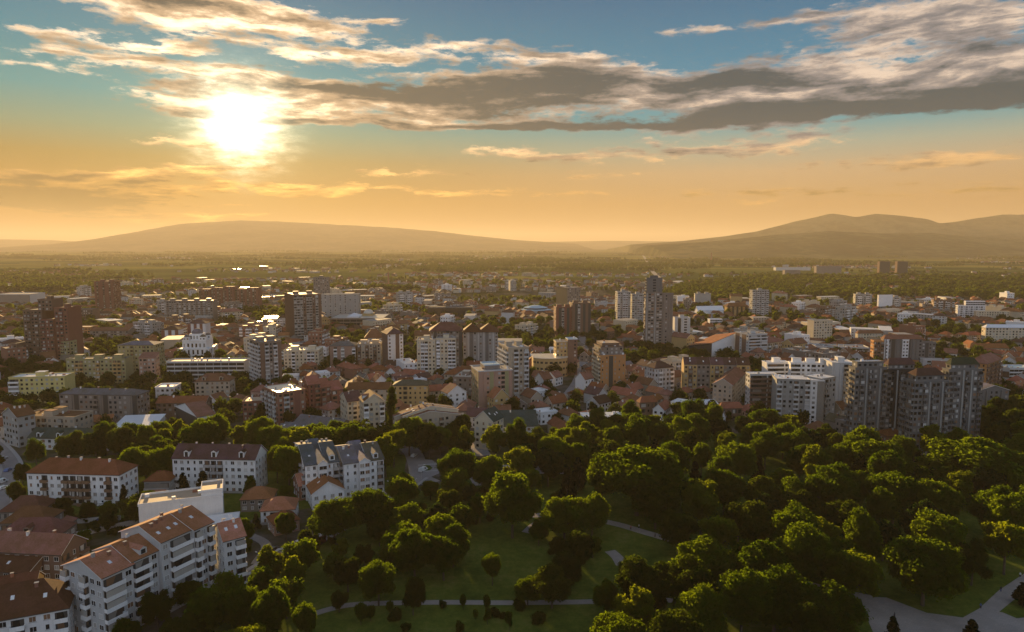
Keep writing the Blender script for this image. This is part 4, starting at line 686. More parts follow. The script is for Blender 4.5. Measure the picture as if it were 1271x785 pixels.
# ------------------------------------------------------------------ ground, paths, roads, hills
def ground_mat(name, kind):
    m = bpy.data.materials.new(name); m.use_nodes = True; t = NT(m.node_tree); b = t.n['Principled BSDF']; b.inputs['Roughness'].default_value = .95; b.inputs['Specular IOR Level'].default_value = 0.0 if kind not in ('asphalt', 'paving') else .15
    P = t.new('ShaderNodeNewGeometry').outputs['Position']
    if kind == 'city':
        n = t.noise(P, .012, 6, .6); n2 = t.noise(P, .09, 4, .6); n3 = t.noise(P, .0016, 4, .55)
        c = t.ramp(t.m('ADD', t.m('MULTIPLY', n, .6), t.m('MULTIPLY', n2, .4)), [(0.36, (.022, .030, .010)), (0.47, (.045, .050, .020)), (0.53, (.085, .075, .06)), (0.62, (.15, .135, .12))])
        vo = t.new('ShaderNodeTexVoronoi', feature='F1'); vo.inputs['Scale'].default_value = 1.0
        sx = t.new('ShaderNodeSeparateXYZ'); t.l.new(P, sx.inputs[0]); ry = t.m('ADD', sx.outputs[1], t.m('MULTIPLY', sx.outputs[0], .35))
        t.l.new(t.xyz(t.m('MULTIPLY', t.m('ADD', sx.outputs[0], t.m('MULTIPLY', sx.outputs[1], -.2)), .0019), t.m('MULTIPLY', ry, .0042), 0), vo.inputs['Vector'])
        s2 = t.new('ShaderNodeSeparateColor'); t.l.new(vo.outputs['Color'], s2.inputs[0])
        fc = t.ramp(s2.outputs[0], [(0.0, (.030, .046, .012)), (0.3, (.055, .072, .016)), (0.55, (.13, .14, .028)), (0.8, (.22, .19, .045)), (1.0, (.06, .08, .018))])
        fc = t.mix(t.ss(n3, .50, .66), fc, (.045, .060, .016, 1))
        c = t.mix(t.ss(sx.outputs[1], 1500, 2300), c, fc)
    elif kind == 'grass':
        n = t.noise(P, .06, 7, .72); n2 = t.noise(P, .45, 5, .8)
        c = t.ramp(t.m('ADD', t.m('MULTIPLY', n, .6), t.m('MULTIPLY', n2, .4)), [(0.30, (.020, .036, .007)), (0.43, (.052, .078, .013)), (0.52, (.088, .115, .019)), (0.60, (.125, .135, .032)), (0.72, (.19, .155, .085))])
    elif kind == 'asphalt':
        n = t.noise(P, .15, 5, .6); n2 = t.noise(P, 2.0, 3, .7); f = t.m('ADD', .6, t.m('ADD', t.m('MULTIPLY', n, .6), t.m('MULTIPLY', n2, .2))); c = t.mix(1.0, (.25, .235, .23, 1), t.xyz(f, f, f), 'MULTIPLY')
    elif kind == 'paving':
        n = t.noise(P, .12, 5, .6); br = t.new('ShaderNodeTexBrick'); t.l.new(P, br.inputs[0]); br.inputs['Scale'].default_value = .7; br.inputs['Color1'].default_value = (.31, .275, .25, 1); br.inputs['Color2'].default_value = (.26, .235, .22, 1); br.inputs['Mortar'].default_value = (.24, .22, .2, 1); br.inputs['Mortar Size'].default_value = .03
        f = t.m('ADD', .6, t.m('MULTIPLY', n, .8)); c = t.mix(1.0, br.outputs[0], t.xyz(f, f, f), 'MULTIPLY')
    elif kind == 'field':
        n = t.noise(P, .003, 4, .6); c = t.ramp(n, [(.35, (.075, .09, .018)), (.6, (.15, .135, .03))])
    elif kind == 'dryhill':  # pale tones paint the haze fade into the far hills
        n = t.noise(P, .0016, 6, .62); n2 = t.noise(P, .010, 4, .6); c = t.ramp(t.m('ADD', t.m('MULTIPLY', n, .65), t.m('MULTIPLY', n2, .35)), [(.36, (.10, .095, .05)), (.5, (.16, .14, .07)), (.6, (.22, .18, .09))])
    elif kind == 'hill':
        n = t.noise(P, .0016, 6, .62); n2 = t.noise(P, .012, 4, .6); c = t.ramp(t.m('ADD', t.m('MULTIPLY', n, .65), t.m('MULTIPLY', n2, .35)), [(.38, (.022, .034, .016)), (.48, (.045, .056, .022)), (.54, (.10, .10, .04)), (.62, (.15, .13, .055))])
    t.l.new(c, b.inputs['Base Color']); MATS[name] = m
for n_, k_ in (('city_ground', 'city'), ('grass_mat', 'grass'), ('asphalt', 'asphalt'), ('paving', 'paving'), ('field_mat', 'field'), ('hill_mat', 'hill'), ('dry_hill', 'dryhill')): ground_mat(n_, k_)
def structure(o): o['kind'] = 'structure'; return o
g = MB(); g.face([(-36000, -2000, 0), (36000, -2000, 0), (36000, 38000, 0), (-36000, 38000, 0)], 'city_ground'); structure(g.build('ground'))
def sheet(name, pts, z, m):
    b = MB(); P = [G(*p) for p in pts]; b.face([(p.x, p.y, z) for p in P], m); o = b.build(name)
    bm = bmesh.new(); bm.from_mesh(o.data); bmesh.ops.triangulate(bm, faces=bm.faces); bmesh.ops.recalc_face_normals(bm, faces=bm.faces)
    for f in bm.faces:
        if f.normal.z < 0: f.normal_flip()
    bm.to_mesh(o.data); bm.free(); return structure(o)
def smooth(pts, n=6):
    P = [Vector((*p, 0)) for p in pts]; P = [2 * P[0] - P[1]] + P + [2 * P[-1] - P[-2]]; r = []
    for i in range(1, len(P) - 2):
        for k in range(n):
            t = k / n; a, b, c, d = P[i - 1:i + 3]; r.append(.5 * ((2 * b) + (c - a) * t + (2 * a - 5 * b + 4 * c - d) * t * t + (3 * b - a - 3 * c + d) * t ** 3))
    return r + [P[-2]]
STRIPS = []
def strip(name, pts, w, z, m, kerb=None, dash=False, px=True):
    P = smooth([(G(*p).x, G(*p).y) if px else p for p in pts]); b = MB(); L, Rr = [], []
    for i, p in enumerate(P):
        d = (P[min(i + 1, len(P) - 1)] - P[max(i - 1, 0)]).normalized(); n = Vector((-d.y, d.x, 0)); L.append(p + n * w / 2); Rr.append(p - n * w / 2); STRIPS.append((p.x, p.y, w / 2))
    def at(v, z): return (v.x, v.y, z)
    for i in range(len(P) - 1): b.face([at(Rr[i], z), at(Rr[i + 1], z), at(L[i + 1], z), at(L[i], z)], m)
    o = structure(b.build(name))
    if kerb:
        k = MB()
        for S, sg in ((L, 1), (Rr, -1)):
            for i in range(len(P) - 1):
                d = (S[i + 1] - S[i]); 
                if d.length < .01: continue
                n = Vector((-d.y, d.x, 0)).normalized() * sg; q = [S[i] + n * .01, S[i + 1] + n * .01, S[i + 1] + n * 1.6, S[i] + n * 1.6]
                k.face([at(q[0], z + .12), at(q[1], z + .12), at(q[2], z + .12), at(q[3], z + .12)], kerb); k.face([at(q[0], 0), at(q[1], 0), at(q[1], z + .12), at(q[0], z + .12)], 'concrete')
        structure(k.build('pavement'))
    if dash:
        k = MB(); acc = 0
        for i in range(len(P) - 1):
            if i % 2: continue
            d = (P[i + 1] - P[i]).normalized(); n = Vector((-d.y, d.x, 0)) * .09; k.face([at(P[i] - n, z + .006), at(P[i] + d * 1.8 - n, z + .006), at(P[i] + d * 1.8 + n, z + .006), at(P[i] + n, z + .006)], 'trim_white')
        structure(k.build('road_marking'))
    return o
PARK = [(480, 626), (560, 596), (590, 572), (660, 556), (740, 541), (900, 537), (1000, 545), (1060, 556), (1130, 575), (1180, 566), (1230, 545), (1420, 520), (1700, 900), (150, 900), (262, 770), (330, 712), (400, 676)]
sheet('lawn', PARK, .02, 'grass_mat')
sheet('lawn', [(-60, 560), (40, 575), (140, 565), (330, 560), (470, 556), (505, 566), (500, 600), (440, 622), (330, 640), (270, 660), (100, 640), (-60, 660)], .016, 'grass_mat')
strip('path', [(384, 764), (415, 755), (450, 750), (545, 748), (640, 748.5), (740, 747), (800, 744), (860, 748)], 2.6, .05, 'paving')
strip('path', [(600, 632), (640, 640), (700, 640), (757, 649), (800, 661), (850, 676), (920, 700), (1000, 725), (1085, 744)], 4.0, .054, 'paving')
strip('path', [(757, 684), (766, 692), (772, 702)], 4.0, .046, 'paving')
strip('path', [(860, 600), (897, 607), (930, 612), (1000, 612)], 3.0, .042, 'paving')
strip('path', [(655, 662), (668, 651), (690, 642)], 5.0, .058, 'paving')
sheet('plaza', [(1068, 741), (1100, 742), (1150, 761), (1195, 767), (1215, 756), (1240, 733), (1290, 700), (1310, 716), (1262, 742), (1240, 760), (1290, 768), (1320, 800), (1240, 812), (1090, 800), (1075, 765)], .062, 'paving')
sheet('lawn', [(1243, 760), (1262, 745), (1300, 725), (1330, 760), (1262, 768)], .068, 'grass_mat')
strip('road', [(296, 730), (318, 712), (350, 692), (385, 672), (430, 648), (480, 618), (505, 603), (520, 592)], 6.6, .03, 'asphalt', kerb='concrete', dash=True)
strip('road', [(500, 552), (512, 562), (518, 576), (522, 592), (536, 600)], 9, .034, 'asphalt', kerb=None)
strip('road', [(520, 582), (550, 580), (590, 581), (640, 583), (700, 584)], 8, .038, 'asphalt', kerb='concrete')
sheet('forecourt', [(582, 592), (622, 592), (628, 602), (588, 603)], .044, 'paving')
strip('road', [(-14, 545), (4, 562), (14, 580), (8, 600), (-6, 640), (-40, 690)], 6.5, .03, 'asphalt', kerb='concrete')
strip('path', [(300, 660), (330, 676), (318, 700)], 3.5, .026, 'paving')
sheet('roundabout', [(509, 575), (520, 570), (536, 571), (546, 578), (545, 588), (533, 593), (516, 591), (508, 583)], .048, 'asphalt')
sheet('lawn', [(522, 580), (527, 577.5), (533, 578), (537, 581), (533, 584.5), (526, 584.5)], .08, 'grass_mat')
strip('road', [(600, 566), (585, 545), (560, 528), (520, 512), (470, 498)], 8, .033, 'asphalt')
strip('road', [(790, 306), (800, 320), (806, 332), (818, 345), (838, 360)], 16, .3, 'paving')
strip('road', [(700, 500), (720, 470), (725, 440), (718, 410), (700, 380), (690, 352)], 10, .03, 'asphalt')
strip('road', [(1150, 420), (1140, 395), (1132, 380), (1125, 366)], 10, .03, 'asphalt')
for pts in ([(435, 321), (520, 313), (600, 312), (690, 316), (740, 320), (640, 324), (560, 328)], [(432, 336), (500, 331), (575, 331), (575, 342), (500, 343), (440, 341)], [(900, 321), (1000, 317), (1400, 318), (1400, 322), (1000, 324)], [(560, 336), (575, 334), (575, 344), (545, 348)]):
    sheet('field', pts, .5, 'field_mat')
STAND = []
def ridge(name, prof, Yc, front, backd, seed, nx=190, ny=44, rough=.12, m='hill_mat'):
    xs = np.array([p[0] for p in prof], float); hs = np.array([max(0, atY(p[0], p[1], Yc).z) for p in prof]); rs = np.random.RandomState(seed)
    pxs = np.linspace(xs[0], xs[-1], nx); hh = np.interp(pxs, xs, hs); ker = np.array([1, 2, 1]) / 4.; hh = np.convolve(np.pad(hh, 1, 'edge'), ker, 'valid')
    V = np.zeros((ny, nx, 3)); ph = rs.uniform(0, 6.28, (7, 2)); fr = [.0011, .0018, .0031, .0052, .0083, .013, .019]
    for j in range(ny):
        t = j / (ny - 1); y = Yc - front + t * (front + backd); k = (y - Yc) / (front if y < Yc else backd); env = (1 - abs(k)) ** (1.25 if y < Yc else .8)
        x = np.array([atY(p, 300, Yc).x for p in pxs]); nz = sum(np.sin(x * f + ph[i, 0] + y * f * .7) * np.cos(y * f * 1.3 + ph[i, 1]) / (1 + i * .9) for i, f in enumerate(fr))
        z = hh * env * (1 + rough * nz * (abs(k) * 1.6 + .12)); V[j, :, 0] = x; V[j, :, 1] = y; V[j, :, 2] = z - (1.0 if env <= 0 else 0)
    V[0, :, 2] = -.8; V[-1, :, 2] = -.8; V[:, 0, 2] = -.8; V[:, -1, 2] = -.8
    idx = np.arange(nx * ny).reshape(ny, nx); F = np.stack([idx[:-1, :-1], idx[:-1, 1:], idx[1:, 1:], idx[1:, :-1]], -1).reshape(-1, 4)
    return structure(link(name, np_mesh(name, V.reshape(-1, 3), F, [m], smooth=True)))
ridge('hills', [(70, 304), (110, 300), (150, 294), (185, 285), (230, 277), (300, 273), (350, 275), (420, 279), (480, 282), (540, 287), (590, 293), (640, 298), (720, 303)], 13000, 3600, 3200, 3, m='dry_hill')
ridge('hills', [(780, 304), (850, 299), (900, 293), (940, 287), (985, 275), (1012, 270), (1030, 265), (1044, 267), (1060, 270), (1085, 266), (1100, 267), (1125, 269), (1150, 273), (1165, 278), (1185, 276), (1200, 273), (1240, 267), (1271, 266), (1330, 262), (1420, 270), (1500, 300)], 8600, 1700, 2600, 5, rough=.14)
ridge('hills', [(800, 305), (880, 300), (960, 291), (1030, 286), (1090, 289), (1150, 289), (1200, 293), (1271, 297), (1400, 303), (1480, 305)], 6200, 1300, 1200, 8, rough=.14)
ridge('hills', [(-700, 304), (-300, 290), (-60, 296), (60, 298), (120, 301), (220, 304)], 16000, 3000, 3000, 11, m='dry_hill')
ridge('hills', [(560, 305), (640, 301), (760, 299), (860, 300), (960, 303)], 17000, 3000, 3000, 12, m='dry_hill')
# ------------------------------------------------------------------ trees
def leaf_mat(name, c0, c1, trans=.42):
    m = bpy.data.materials.new(name); m.use_nodes = True; t = NT(m.node_tree); t.n.clear(); o = t.new('ShaderNodeOutputMaterial')
    oi = t.new('ShaderNodeObjectInfo').outputs['Random']; P = t.new('ShaderNodeTexCoord').outputs['Object']; n = t.noise(P, .35, 3, .6); n2 = t.noise(P, 2.5, 2, .5)
    f = t.m('ADD', t.m('MULTIPLY', oi, .55), t.m('ADD', t.m('MULTIPLY', n, .5), t.m('MULTIPLY', n2, .3)), clamp=True)
    f = t.m('SUBTRACT', f, .15, clamp=True)
    c = t.mix(f, C4(c0), C4(c1)); d = t.new('ShaderNodeBsdfDiffuse'); t.l.new(t.mix(1.0, c, (.27, .34, .32, 1), 'MULTIPLY'), d.inputs[0]); tr = t.new('ShaderNodeBsdfTranslucent'); t.l.new(t.mix(1.0, c, (2.9, 3.3, .75, 1), 'MULTIPLY'), tr.inputs[0])
    mx = t.new('ShaderNodeMixShader'); mx.inputs[0].default_value = trans; t.l.new(d.outputs[0], mx.inputs[1]); t.l.new(tr.outputs[0], mx.inputs[2]); t.l.new(mx.outputs[0], o.inputs[0]); MATS[name] = m
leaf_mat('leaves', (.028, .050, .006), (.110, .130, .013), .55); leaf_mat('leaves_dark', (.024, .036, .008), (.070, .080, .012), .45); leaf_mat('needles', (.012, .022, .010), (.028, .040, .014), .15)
leaf_mat('leaves_city', (.028, .040, .008), (.075, .080, .012), .42)
ICO = None
def ico():
    global ICO
    if ICO is None:
        bm = bmesh.new(); bmesh.ops.create_icosphere(bm, subdivisions=2, radius=1); ICO = (np.array([v.co[:] for v in bm.verts]), np.array([[v.index for v in f.verts] for f in bm.faces])); bm.free()
    return ICO
def crown_arrays(seed, rx, z0, z1, nl, nq, leaf, shape='round', lob=(.30, .46)):
    rs = np.random.RandomState(seed); cz = (z0 + z1) / 2; rz = (z1 - z0) / 2; C, RR = [], []
    for i in range(nl):
        for _ in range(30):
            p = rs.normal(size=3); p /= np.linalg.norm(p); p *= rs.uniform(.0, .35) if i < nl * .15 else rs.uniform(.50, .80)
            if shape != 'round' or p[2] > -.62: break
        r = rs.uniform(*lob) * (1.7 if i < nl * .15 and shape == 'round' else 1); w = rx
        if shape == 'cone': p[2] = rs.uniform(-.85, .8); a = rs.uniform(0, 6.28); k = (1 - (p[2] + 1) / 2) * .75; p[0], p[1] = math.cos(a) * k, math.sin(a) * k; r = .16 + .30 * (1 - (p[2] + 1) / 2)
        if shape == 'column': p[2] = rs.uniform(-.85, .85); a = rs.uniform(0, 6.28); k = .35 * (1 - abs(p[2]) ** 2 * .7); p[0], p[1] = math.cos(a) * k, math.sin(a) * k; r = .5 * (1 - .55 * max(0, p[2]))
        C.append((p[0] * w, p[1] * w, cz + p[2] * rz)); RR.append(r * (w if shape != 'round' else (w * .6 + rz * .4)))
    C = np.array(C); RR = np.array(RR); pr = RR ** 2 / np.sum(RR ** 2); N = int(nq * 1.9)
    li = rs.choice(nl, N, p=pr); d = rs.normal(size=(N, 3)); d /= np.linalg.norm(d, axis=1)[:, None]; d[:, 2] = np.where((d[:, 2] < -.3) & (rs.rand(N) < .6), -d[:, 2], d[:, 2])
    bump = 1 + .14 * np.sin(d[:, 0] * 7 + li) * np.sin(d[:, 1] * 8 + 2 * li) + .08 * np.sin(d[:, 2] * 15 + li)
    rad = RR[li] * np.clip(rs.normal(.97, .13, N), .6, 1.35) * bump; p = C[li] + d * rad[:, None]
    dist = np.linalg.norm(p[:, None, :] - C[None], axis=2) / RR[None]; dist[np.arange(N), li] = 9; keep = np.where(dist.min(1) > .80)[0][:nq]
    p, d = p[keep], d[keep]; n = len(p); nr = d + rs.normal(size=(n, 3)) * .55; nr /= np.linalg.norm(nr, axis=1)[:, None]
    a = np.cross(nr, rs.normal(size=(n, 3))); a /= np.linalg.norm(a, axis=1)[:, None]; b = np.cross(nr, a); s = leaf * rs.uniform(.6, 1.35, n)[:, None]
    V = np.stack([p + a * s, p + b * s * .8 + nr * s * .25, p - a * s, p - b * s * .8 + nr * s * .2], 1).reshape(-1, 3)
    F = np.arange(n * 4).reshape(-1, 4); F = np.concatenate([F[:, [0, 1, 2]], F[:, [0, 2, 3]]])
    iv, jf = ico(); Vs, Fs, k = [V], [F], len(V)
    for c, r in zip(C, RR): Vs.append(c + iv * r * .74 * (1 + .10 * np.sin(iv[:, [0]] * 9 + c[0]) * np.sin(iv[:, [1]] * 8))); Fs.append(jf + k); k += len(iv)
    return np.concatenate(Vs), np.concatenate(Fs)
def trunk_mesh(h, r, spread, seed, top):
    rr = random.Random(seed); b = MB(); b.tube((0, 0, -.3), (rr.uniform(-.2, .2), rr.uniform(-.2, .2), h), r, r * .7, 'bark', 8)
    for k in range(5):
        a = k * 1.26 + rr.uniform(-.4, .4); q = rr.uniform(.45, .8); b.tube((0, 0, h * .9), (math.cos(a) * spread * q, math.sin(a) * spread * q, h + (top - h) * rr.uniform(.4, .75)), r * .5, r * .15, 'bark', 5)
    b.tube((0, 0, h * .95), (.2, .1, top), r * .65, r * .15, 'bark', 6); return b.mesh('trunk')
PROTO = {}
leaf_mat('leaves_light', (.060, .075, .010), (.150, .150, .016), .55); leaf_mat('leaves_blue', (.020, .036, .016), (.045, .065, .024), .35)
def tree_proto(key, seed, rx, ht, z0, nl, nq, leaf, m, shape='round', lob=(.30, .46), tr=.35):
    V, F = crown_arrays(seed, rx, z0, ht, nl, nq, leaf, shape, lob); PROTO.setdefault(key, []).append((np_mesh('crown', V, F, [m]), trunk_mesh(z0 + (ht - z0) * .22, tr, rx, seed, z0 + (ht - z0) * .7), rx, ht))
for i in range(5): tree_proto('broad', 20 + i, 7.2, 17, 3.0, 46 + i * 5, 13000, .29, 'leaves', lob=(.17, .31))
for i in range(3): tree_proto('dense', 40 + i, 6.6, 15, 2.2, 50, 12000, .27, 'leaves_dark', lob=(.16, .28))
for i in range(3): tree_proto('tall', 60 + i, 5.2, 19, 3.5, 44, 11000, .28, 'leaves', lob=(.18, .34))
for i in range(3): tree_proto('loose', 140 + i, 6.0, 16, 3.4, 30 + 4 * i, 5200, .34, 'leaves_light', lob=(.14, .27))
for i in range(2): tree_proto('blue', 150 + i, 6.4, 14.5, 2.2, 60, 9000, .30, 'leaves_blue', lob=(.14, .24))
for i in range(2): tree_proto('small', 80 + i, 3.2, 7, 1.6, 11, 2600, .24, 'leaves', tr=.14)
for i in range(2): tree_proto('conifer', 90 + i, 3.2, 13, 1.2, 34, 4200, .26, 'needles', 'cone', tr=.2)
tree_proto('poplar', 99, 3.2, 20, 1.2, 22, 4500, .28, 'leaves_dark', 'column', tr=.25)
for i in range(2): tree_proto('shrub', 110 + i, 2.4, 3.0, .1, 9, 1500, .2, 'leaves_dark', tr=.08)
NAME = dict(loose='light_green_tree', blue='bluish_tree', broad='broadleaf_tree', dense='dense_tree', tall='tall_tree', small='young_tree', conifer='conifer_tree', poplar='poplar_tree', shrub='shrub')
trng = random.Random(5); TREES = []
def tree(kind, x, y, h=None, w=None, label='', group=None, cat=None):
    cr, tk, rx, ht = trng.choice(PROTO[kind]); o = empty(NAME[kind], (x, y, 0), trng.uniform(0, 6.28))
    sz = (h / ht) if h else trng.uniform(.90, 1.3); sx = (w / 2 / rx) if w else sz * trng.uniform(.9, 1.12); o.scale = (sx, sx * trng.uniform(.92, 1.08), sz)
    link('trunk', tk, o); link('crown', cr, o); tag(o, label, cat or ('shrub' if kind == 'shrub' else 'tree'), group); TREES.append(o); return o
def ptree(kind, px, ytop, ybase, wpx, label, group=None):
    b = G(px, ybase); h = atY(px, ytop, b.y).z; return tree(kind, b.x, b.y, max(h, 1.5), wpx * depth(b) / FPX, label, group)
# hand-placed trees
for t_ in [
    ('poplar', 487, 478, 545, 17, 'tall columnar poplar standing above the houses left of centre'),
    ('dense', 513, 715, 764, 32, 'dark egg-shaped tree standing on the bottom path'),
    ('broad', 611, 684, 727, 29, 'round tree alone on the open lawn in the park centre'),
    ('broad', 335, 730, 800, 54, 'broad yellow-lit tree right of the long stepped white building, at the bottom'),
    ('broad', 380, 745, 800, 34, 'smaller lit tree beside the left end of the bottom path'),
    ('broad', 515, 655, 722, 62, 'big double-crowned tree with lit left rim, left of the park lawn'),
    ('tall', 545, 638, 690, 40, 'lit tree behind the big double-crowned tree'),
    ('broad', 505, 625, 670, 48, 'broad tree with golden top at the left park edge'),
    ('broad', 415, 618, 676, 66, 'wide tree with lit crown behind the parked bus'),
    ('broad', 462, 606, 665, 60, 'wide dark tree right of the white double-gabled house'),
    ('broad', 566, 557, 612, 52, 'large round lit tree beside the roundabout'),
    ('broad', 636, 585, 668, 74, 'huge lit tree at the top of the central lawn'),
    ('broad', 700, 616, 672, 66, 'large lit tree left of the diagonal path'),
    ('broad', 735, 612, 668, 48, 'lit tree touching the upper end of the diagonal path'),
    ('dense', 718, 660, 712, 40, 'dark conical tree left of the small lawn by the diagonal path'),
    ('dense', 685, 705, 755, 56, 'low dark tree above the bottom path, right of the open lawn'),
    ('broad', 752, 720, 766, 38, 'small bright tree at the right end of the bottom path'),
    ('broad', 783, 692, 730, 34, 'lit tree between the two lower right paths'),
    ('small', 460, 752, 771, 16, 'first young tree from the left below the bottom path'),
    ('small', 448, 748, 776, 18, 'young round tree at the left bend of the bottom path'),
    ('dense', 421, 733, 760, 26, 'dark bushy tree over the left bend of the bottom path'),
    ('small', 484.5, 746, 764, 10, 'little round tree standing on the bottom path edge'),
    ('small', 575, 738, 757, 10, 'slender sapling on the bottom path, below the round lawn tree'),
    ('small', 604, 738, 760, 10, 'slender sapling with double crown right of the first lawn sapling'),
    ('small', 632, 760, 783, 10, 'thin sapling at the bottom edge of the picture, below the path'),
    ('small', 605, 756, 776, 11, 'sapling below the double-crowned sapling'),
    ('small', 590, 756, 770, 8, 'tiny bush-like sapling on the lower lawn'),
    ('conifer', 1107, 764, 800, 22, 'small dark conifer on the plaza at the bottom right'),
    ('conifer', 1205, 768, 806, 26, 'young yellow-green conifer at the bottom edge of the plaza'),
    ('conifer', 1268, 722, 752, 22, 'dark conifer at the right edge beside the rising path'),
    ('dense', 175, 612, 652, 54, 'dark bushy tree in front of the white five-storey red-roofed block'),
    ('conifer', 155, 600, 636, 14, 'slim conifer at the corner of the white five-storey red-roofed block'),
    ('conifer', 228, 585, 622, 18, 'dark conifer before the left windows of the dormered white building'),
    ('conifer', 253, 583, 622, 22, 'dark conifer before the recessed centre of the dormered white building'),
    ('small', 310, 594, 622, 16, 'bushy tree at the right corner of the dormered white building'),
    ('broad', 250, 520, 572, 50, 'tall lit tree behind the dormered white building'),
    ('broad', 1035, 668, 730, 88, 'very large spreading tree in the right part of the park'),
    ('broad', 870, 668, 742, 80, 'large lit tree in front, right of the diagonal path'),
    ('broad', 935, 672, 748, 90, 'broad lit tree in the lower middle of the park'),
    ('broad', 1020, 726, 800, 110, 'big yellow-lit tree at the bottom, left of the plaza'),
    ('broad', 960, 705, 790, 96, 'large lit tree at the bottom, next to the big tree by the plaza'),
    ('broad', 1145, 672, 752, 100, 'wide tree overhanging the plaza'),
    ('broad', 1200, 545, 615, 120, 'wide spreading tree group with bright rim at the right below the dark towers'),
    ('broad', 790, 550, 640, 120, 'largest lit tree of the park, upper centre'),
    ('broad', 1090, 545, 600, 74, 'domed tree below the forward dark tower'),
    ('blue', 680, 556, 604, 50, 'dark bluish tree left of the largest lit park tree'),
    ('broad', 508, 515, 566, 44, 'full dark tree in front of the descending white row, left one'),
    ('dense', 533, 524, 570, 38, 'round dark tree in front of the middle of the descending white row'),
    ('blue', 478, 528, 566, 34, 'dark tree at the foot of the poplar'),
    ('loose', 578, 528, 566, 26, 'bright thin tree between the descending white row and the dark green roofed building'),
    ('loose', 366, 690, 742, 30, 'bright thin tree on the slope below the parked bus'),
    ('broad', 470, 694, 752, 50, 'broad dark tree on the middle of the slope above the bottom path'),
    ('dense', 432, 690, 735, 40, 'dark bushy tree on the slope left of the broad dark one'),
    ('broad', 655, 716, 752, 36, 'low green tree above the bottom path, left of the low dark tree'),
    ]:
    ptree(t_[0], *t_[1:5], t_[5])
def inpoly(p, poly):
    x, y = p; c = False; n = len(poly)
    for i in range(n):
        (x0, y0), (x1, y1) = poly[i], poly[i - 1]
        if (y0 > y) != (y1 > y) and x < (x1 - x0) * (y - y0) / (y1 - y0) + x0: c = not c
    return c
def onstrip(x, y, r): return any((x - a) ** 2 + (y - b) ** 2 < (w + r) ** 2 for a, b, w in STRIPS)
def infoot(x, y, r):
    for cx, cy_, a, b, th in FOOT:
        dx, dy = x - cx, y - cy_
        if abs(dx) > 90 or abs(dy) > 90: continue
        u, v = dx * math.cos(th) + dy * math.sin(th), -dx * math.sin(th) + dy * math.cos(th)
        if abs(u) < a + r and abs(v) < b + r: return True
    return False
def wpoly(pts): return [(G(*p).x, G(*p).y) for p in pts]
OPEN = [wpoly(p) for p in ([(566, 668), (600, 652), (640, 668), (672, 690), (650, 730), (596, 732), (564, 712)], [(752, 649), (836, 668), (838, 735), (768, 728)], [(318, 724), (345, 698), (400, 668), (420, 666), (385, 694), (340, 728)], [(470, 776), (500, 760), (640, 758), (640, 800), (450, 800)], [(1060, 738), (1120, 742), (1195, 764), (1271, 712), (1330, 700), (1330, 810), (1080, 810)], [(500, 556), (560, 575), (640, 578), (640, 604), (500, 606), (480, 620)])]
def scatter(poly, spacing, kinds, labels, group, rr=2.0, hscale=(None, None), strips=True):
    P = wpoly(poly); xs = [p[0] for p in P]; ys = [p[1] for p in P]; pts = [(o.location.x, o.location.y, 5.0 * min(o.scale.x, 1.3)) for o in TREES]; made = 0
    n = int((max(xs) - min(xs)) * (max(ys) - min(ys)) / spacing ** 2 * 6)
    for _ in range(n):
        x, y = trng.uniform(min(xs), max(xs)), trng.uniform(min(ys), max(ys))
        if not inpoly((x, y), P) or any(inpoly((x, y), o) for o in OPEN) or infoot(x, y, 3.5) or (strips and onstrip(x, y, rr)): continue
        if any((x - a) ** 2 + (y - b) ** 2 < (max(spacing * .5 + r * .45, spacing)) ** 2 for a, b, r in pts): continue
        k = trng.choice(kinds); h = trng.uniform(*hscale) if hscale[0] else None; tree(k, x, y, h, None, labels[k], group); pts.append((x, y, 4.5)); made += 1
    return made
LB = lambda where: dict(loose='loose bright yellow-green tree ' + where, blue='dense bluish green tree ' + where, broad='broad lit-topped tree ' + where, dense='dense dark green tree ' + where, tall='tall narrow-crowned tree ' + where, small='small young tree ' + where, conifer='dark pointed conifer ' + where, shrub='low rounded shrub ' + where)
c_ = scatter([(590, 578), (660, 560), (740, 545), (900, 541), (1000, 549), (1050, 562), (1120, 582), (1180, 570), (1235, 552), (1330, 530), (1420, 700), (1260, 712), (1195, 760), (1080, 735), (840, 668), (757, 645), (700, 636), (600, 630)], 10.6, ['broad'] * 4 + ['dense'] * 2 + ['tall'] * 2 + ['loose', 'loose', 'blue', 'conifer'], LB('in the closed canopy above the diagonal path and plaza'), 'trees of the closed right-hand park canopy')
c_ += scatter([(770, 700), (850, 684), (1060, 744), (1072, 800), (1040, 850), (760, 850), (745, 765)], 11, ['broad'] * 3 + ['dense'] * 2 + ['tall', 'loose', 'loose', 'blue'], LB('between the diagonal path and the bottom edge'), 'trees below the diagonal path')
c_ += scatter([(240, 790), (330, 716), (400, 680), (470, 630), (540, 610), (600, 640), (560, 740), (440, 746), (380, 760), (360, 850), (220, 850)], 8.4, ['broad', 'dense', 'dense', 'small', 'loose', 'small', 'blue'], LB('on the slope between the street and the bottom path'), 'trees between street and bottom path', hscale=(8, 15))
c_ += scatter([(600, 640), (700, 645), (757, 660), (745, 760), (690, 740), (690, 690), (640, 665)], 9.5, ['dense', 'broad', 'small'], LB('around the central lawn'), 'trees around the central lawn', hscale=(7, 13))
c_ += scatter([(40, 585), (135, 562), (225, 556), (330, 562), (470, 560), (500, 566), (482, 604), (340, 612), (330, 566), (215, 566), (205, 612), (165, 612), (160, 576), (36, 580)], 7.6, ['broad'] * 3 + ['dense'] * 2 + ['loose', 'tall'], LB('in the belt behind the white foreground buildings'), 'trees of the left belt', hscale=(14, 20))
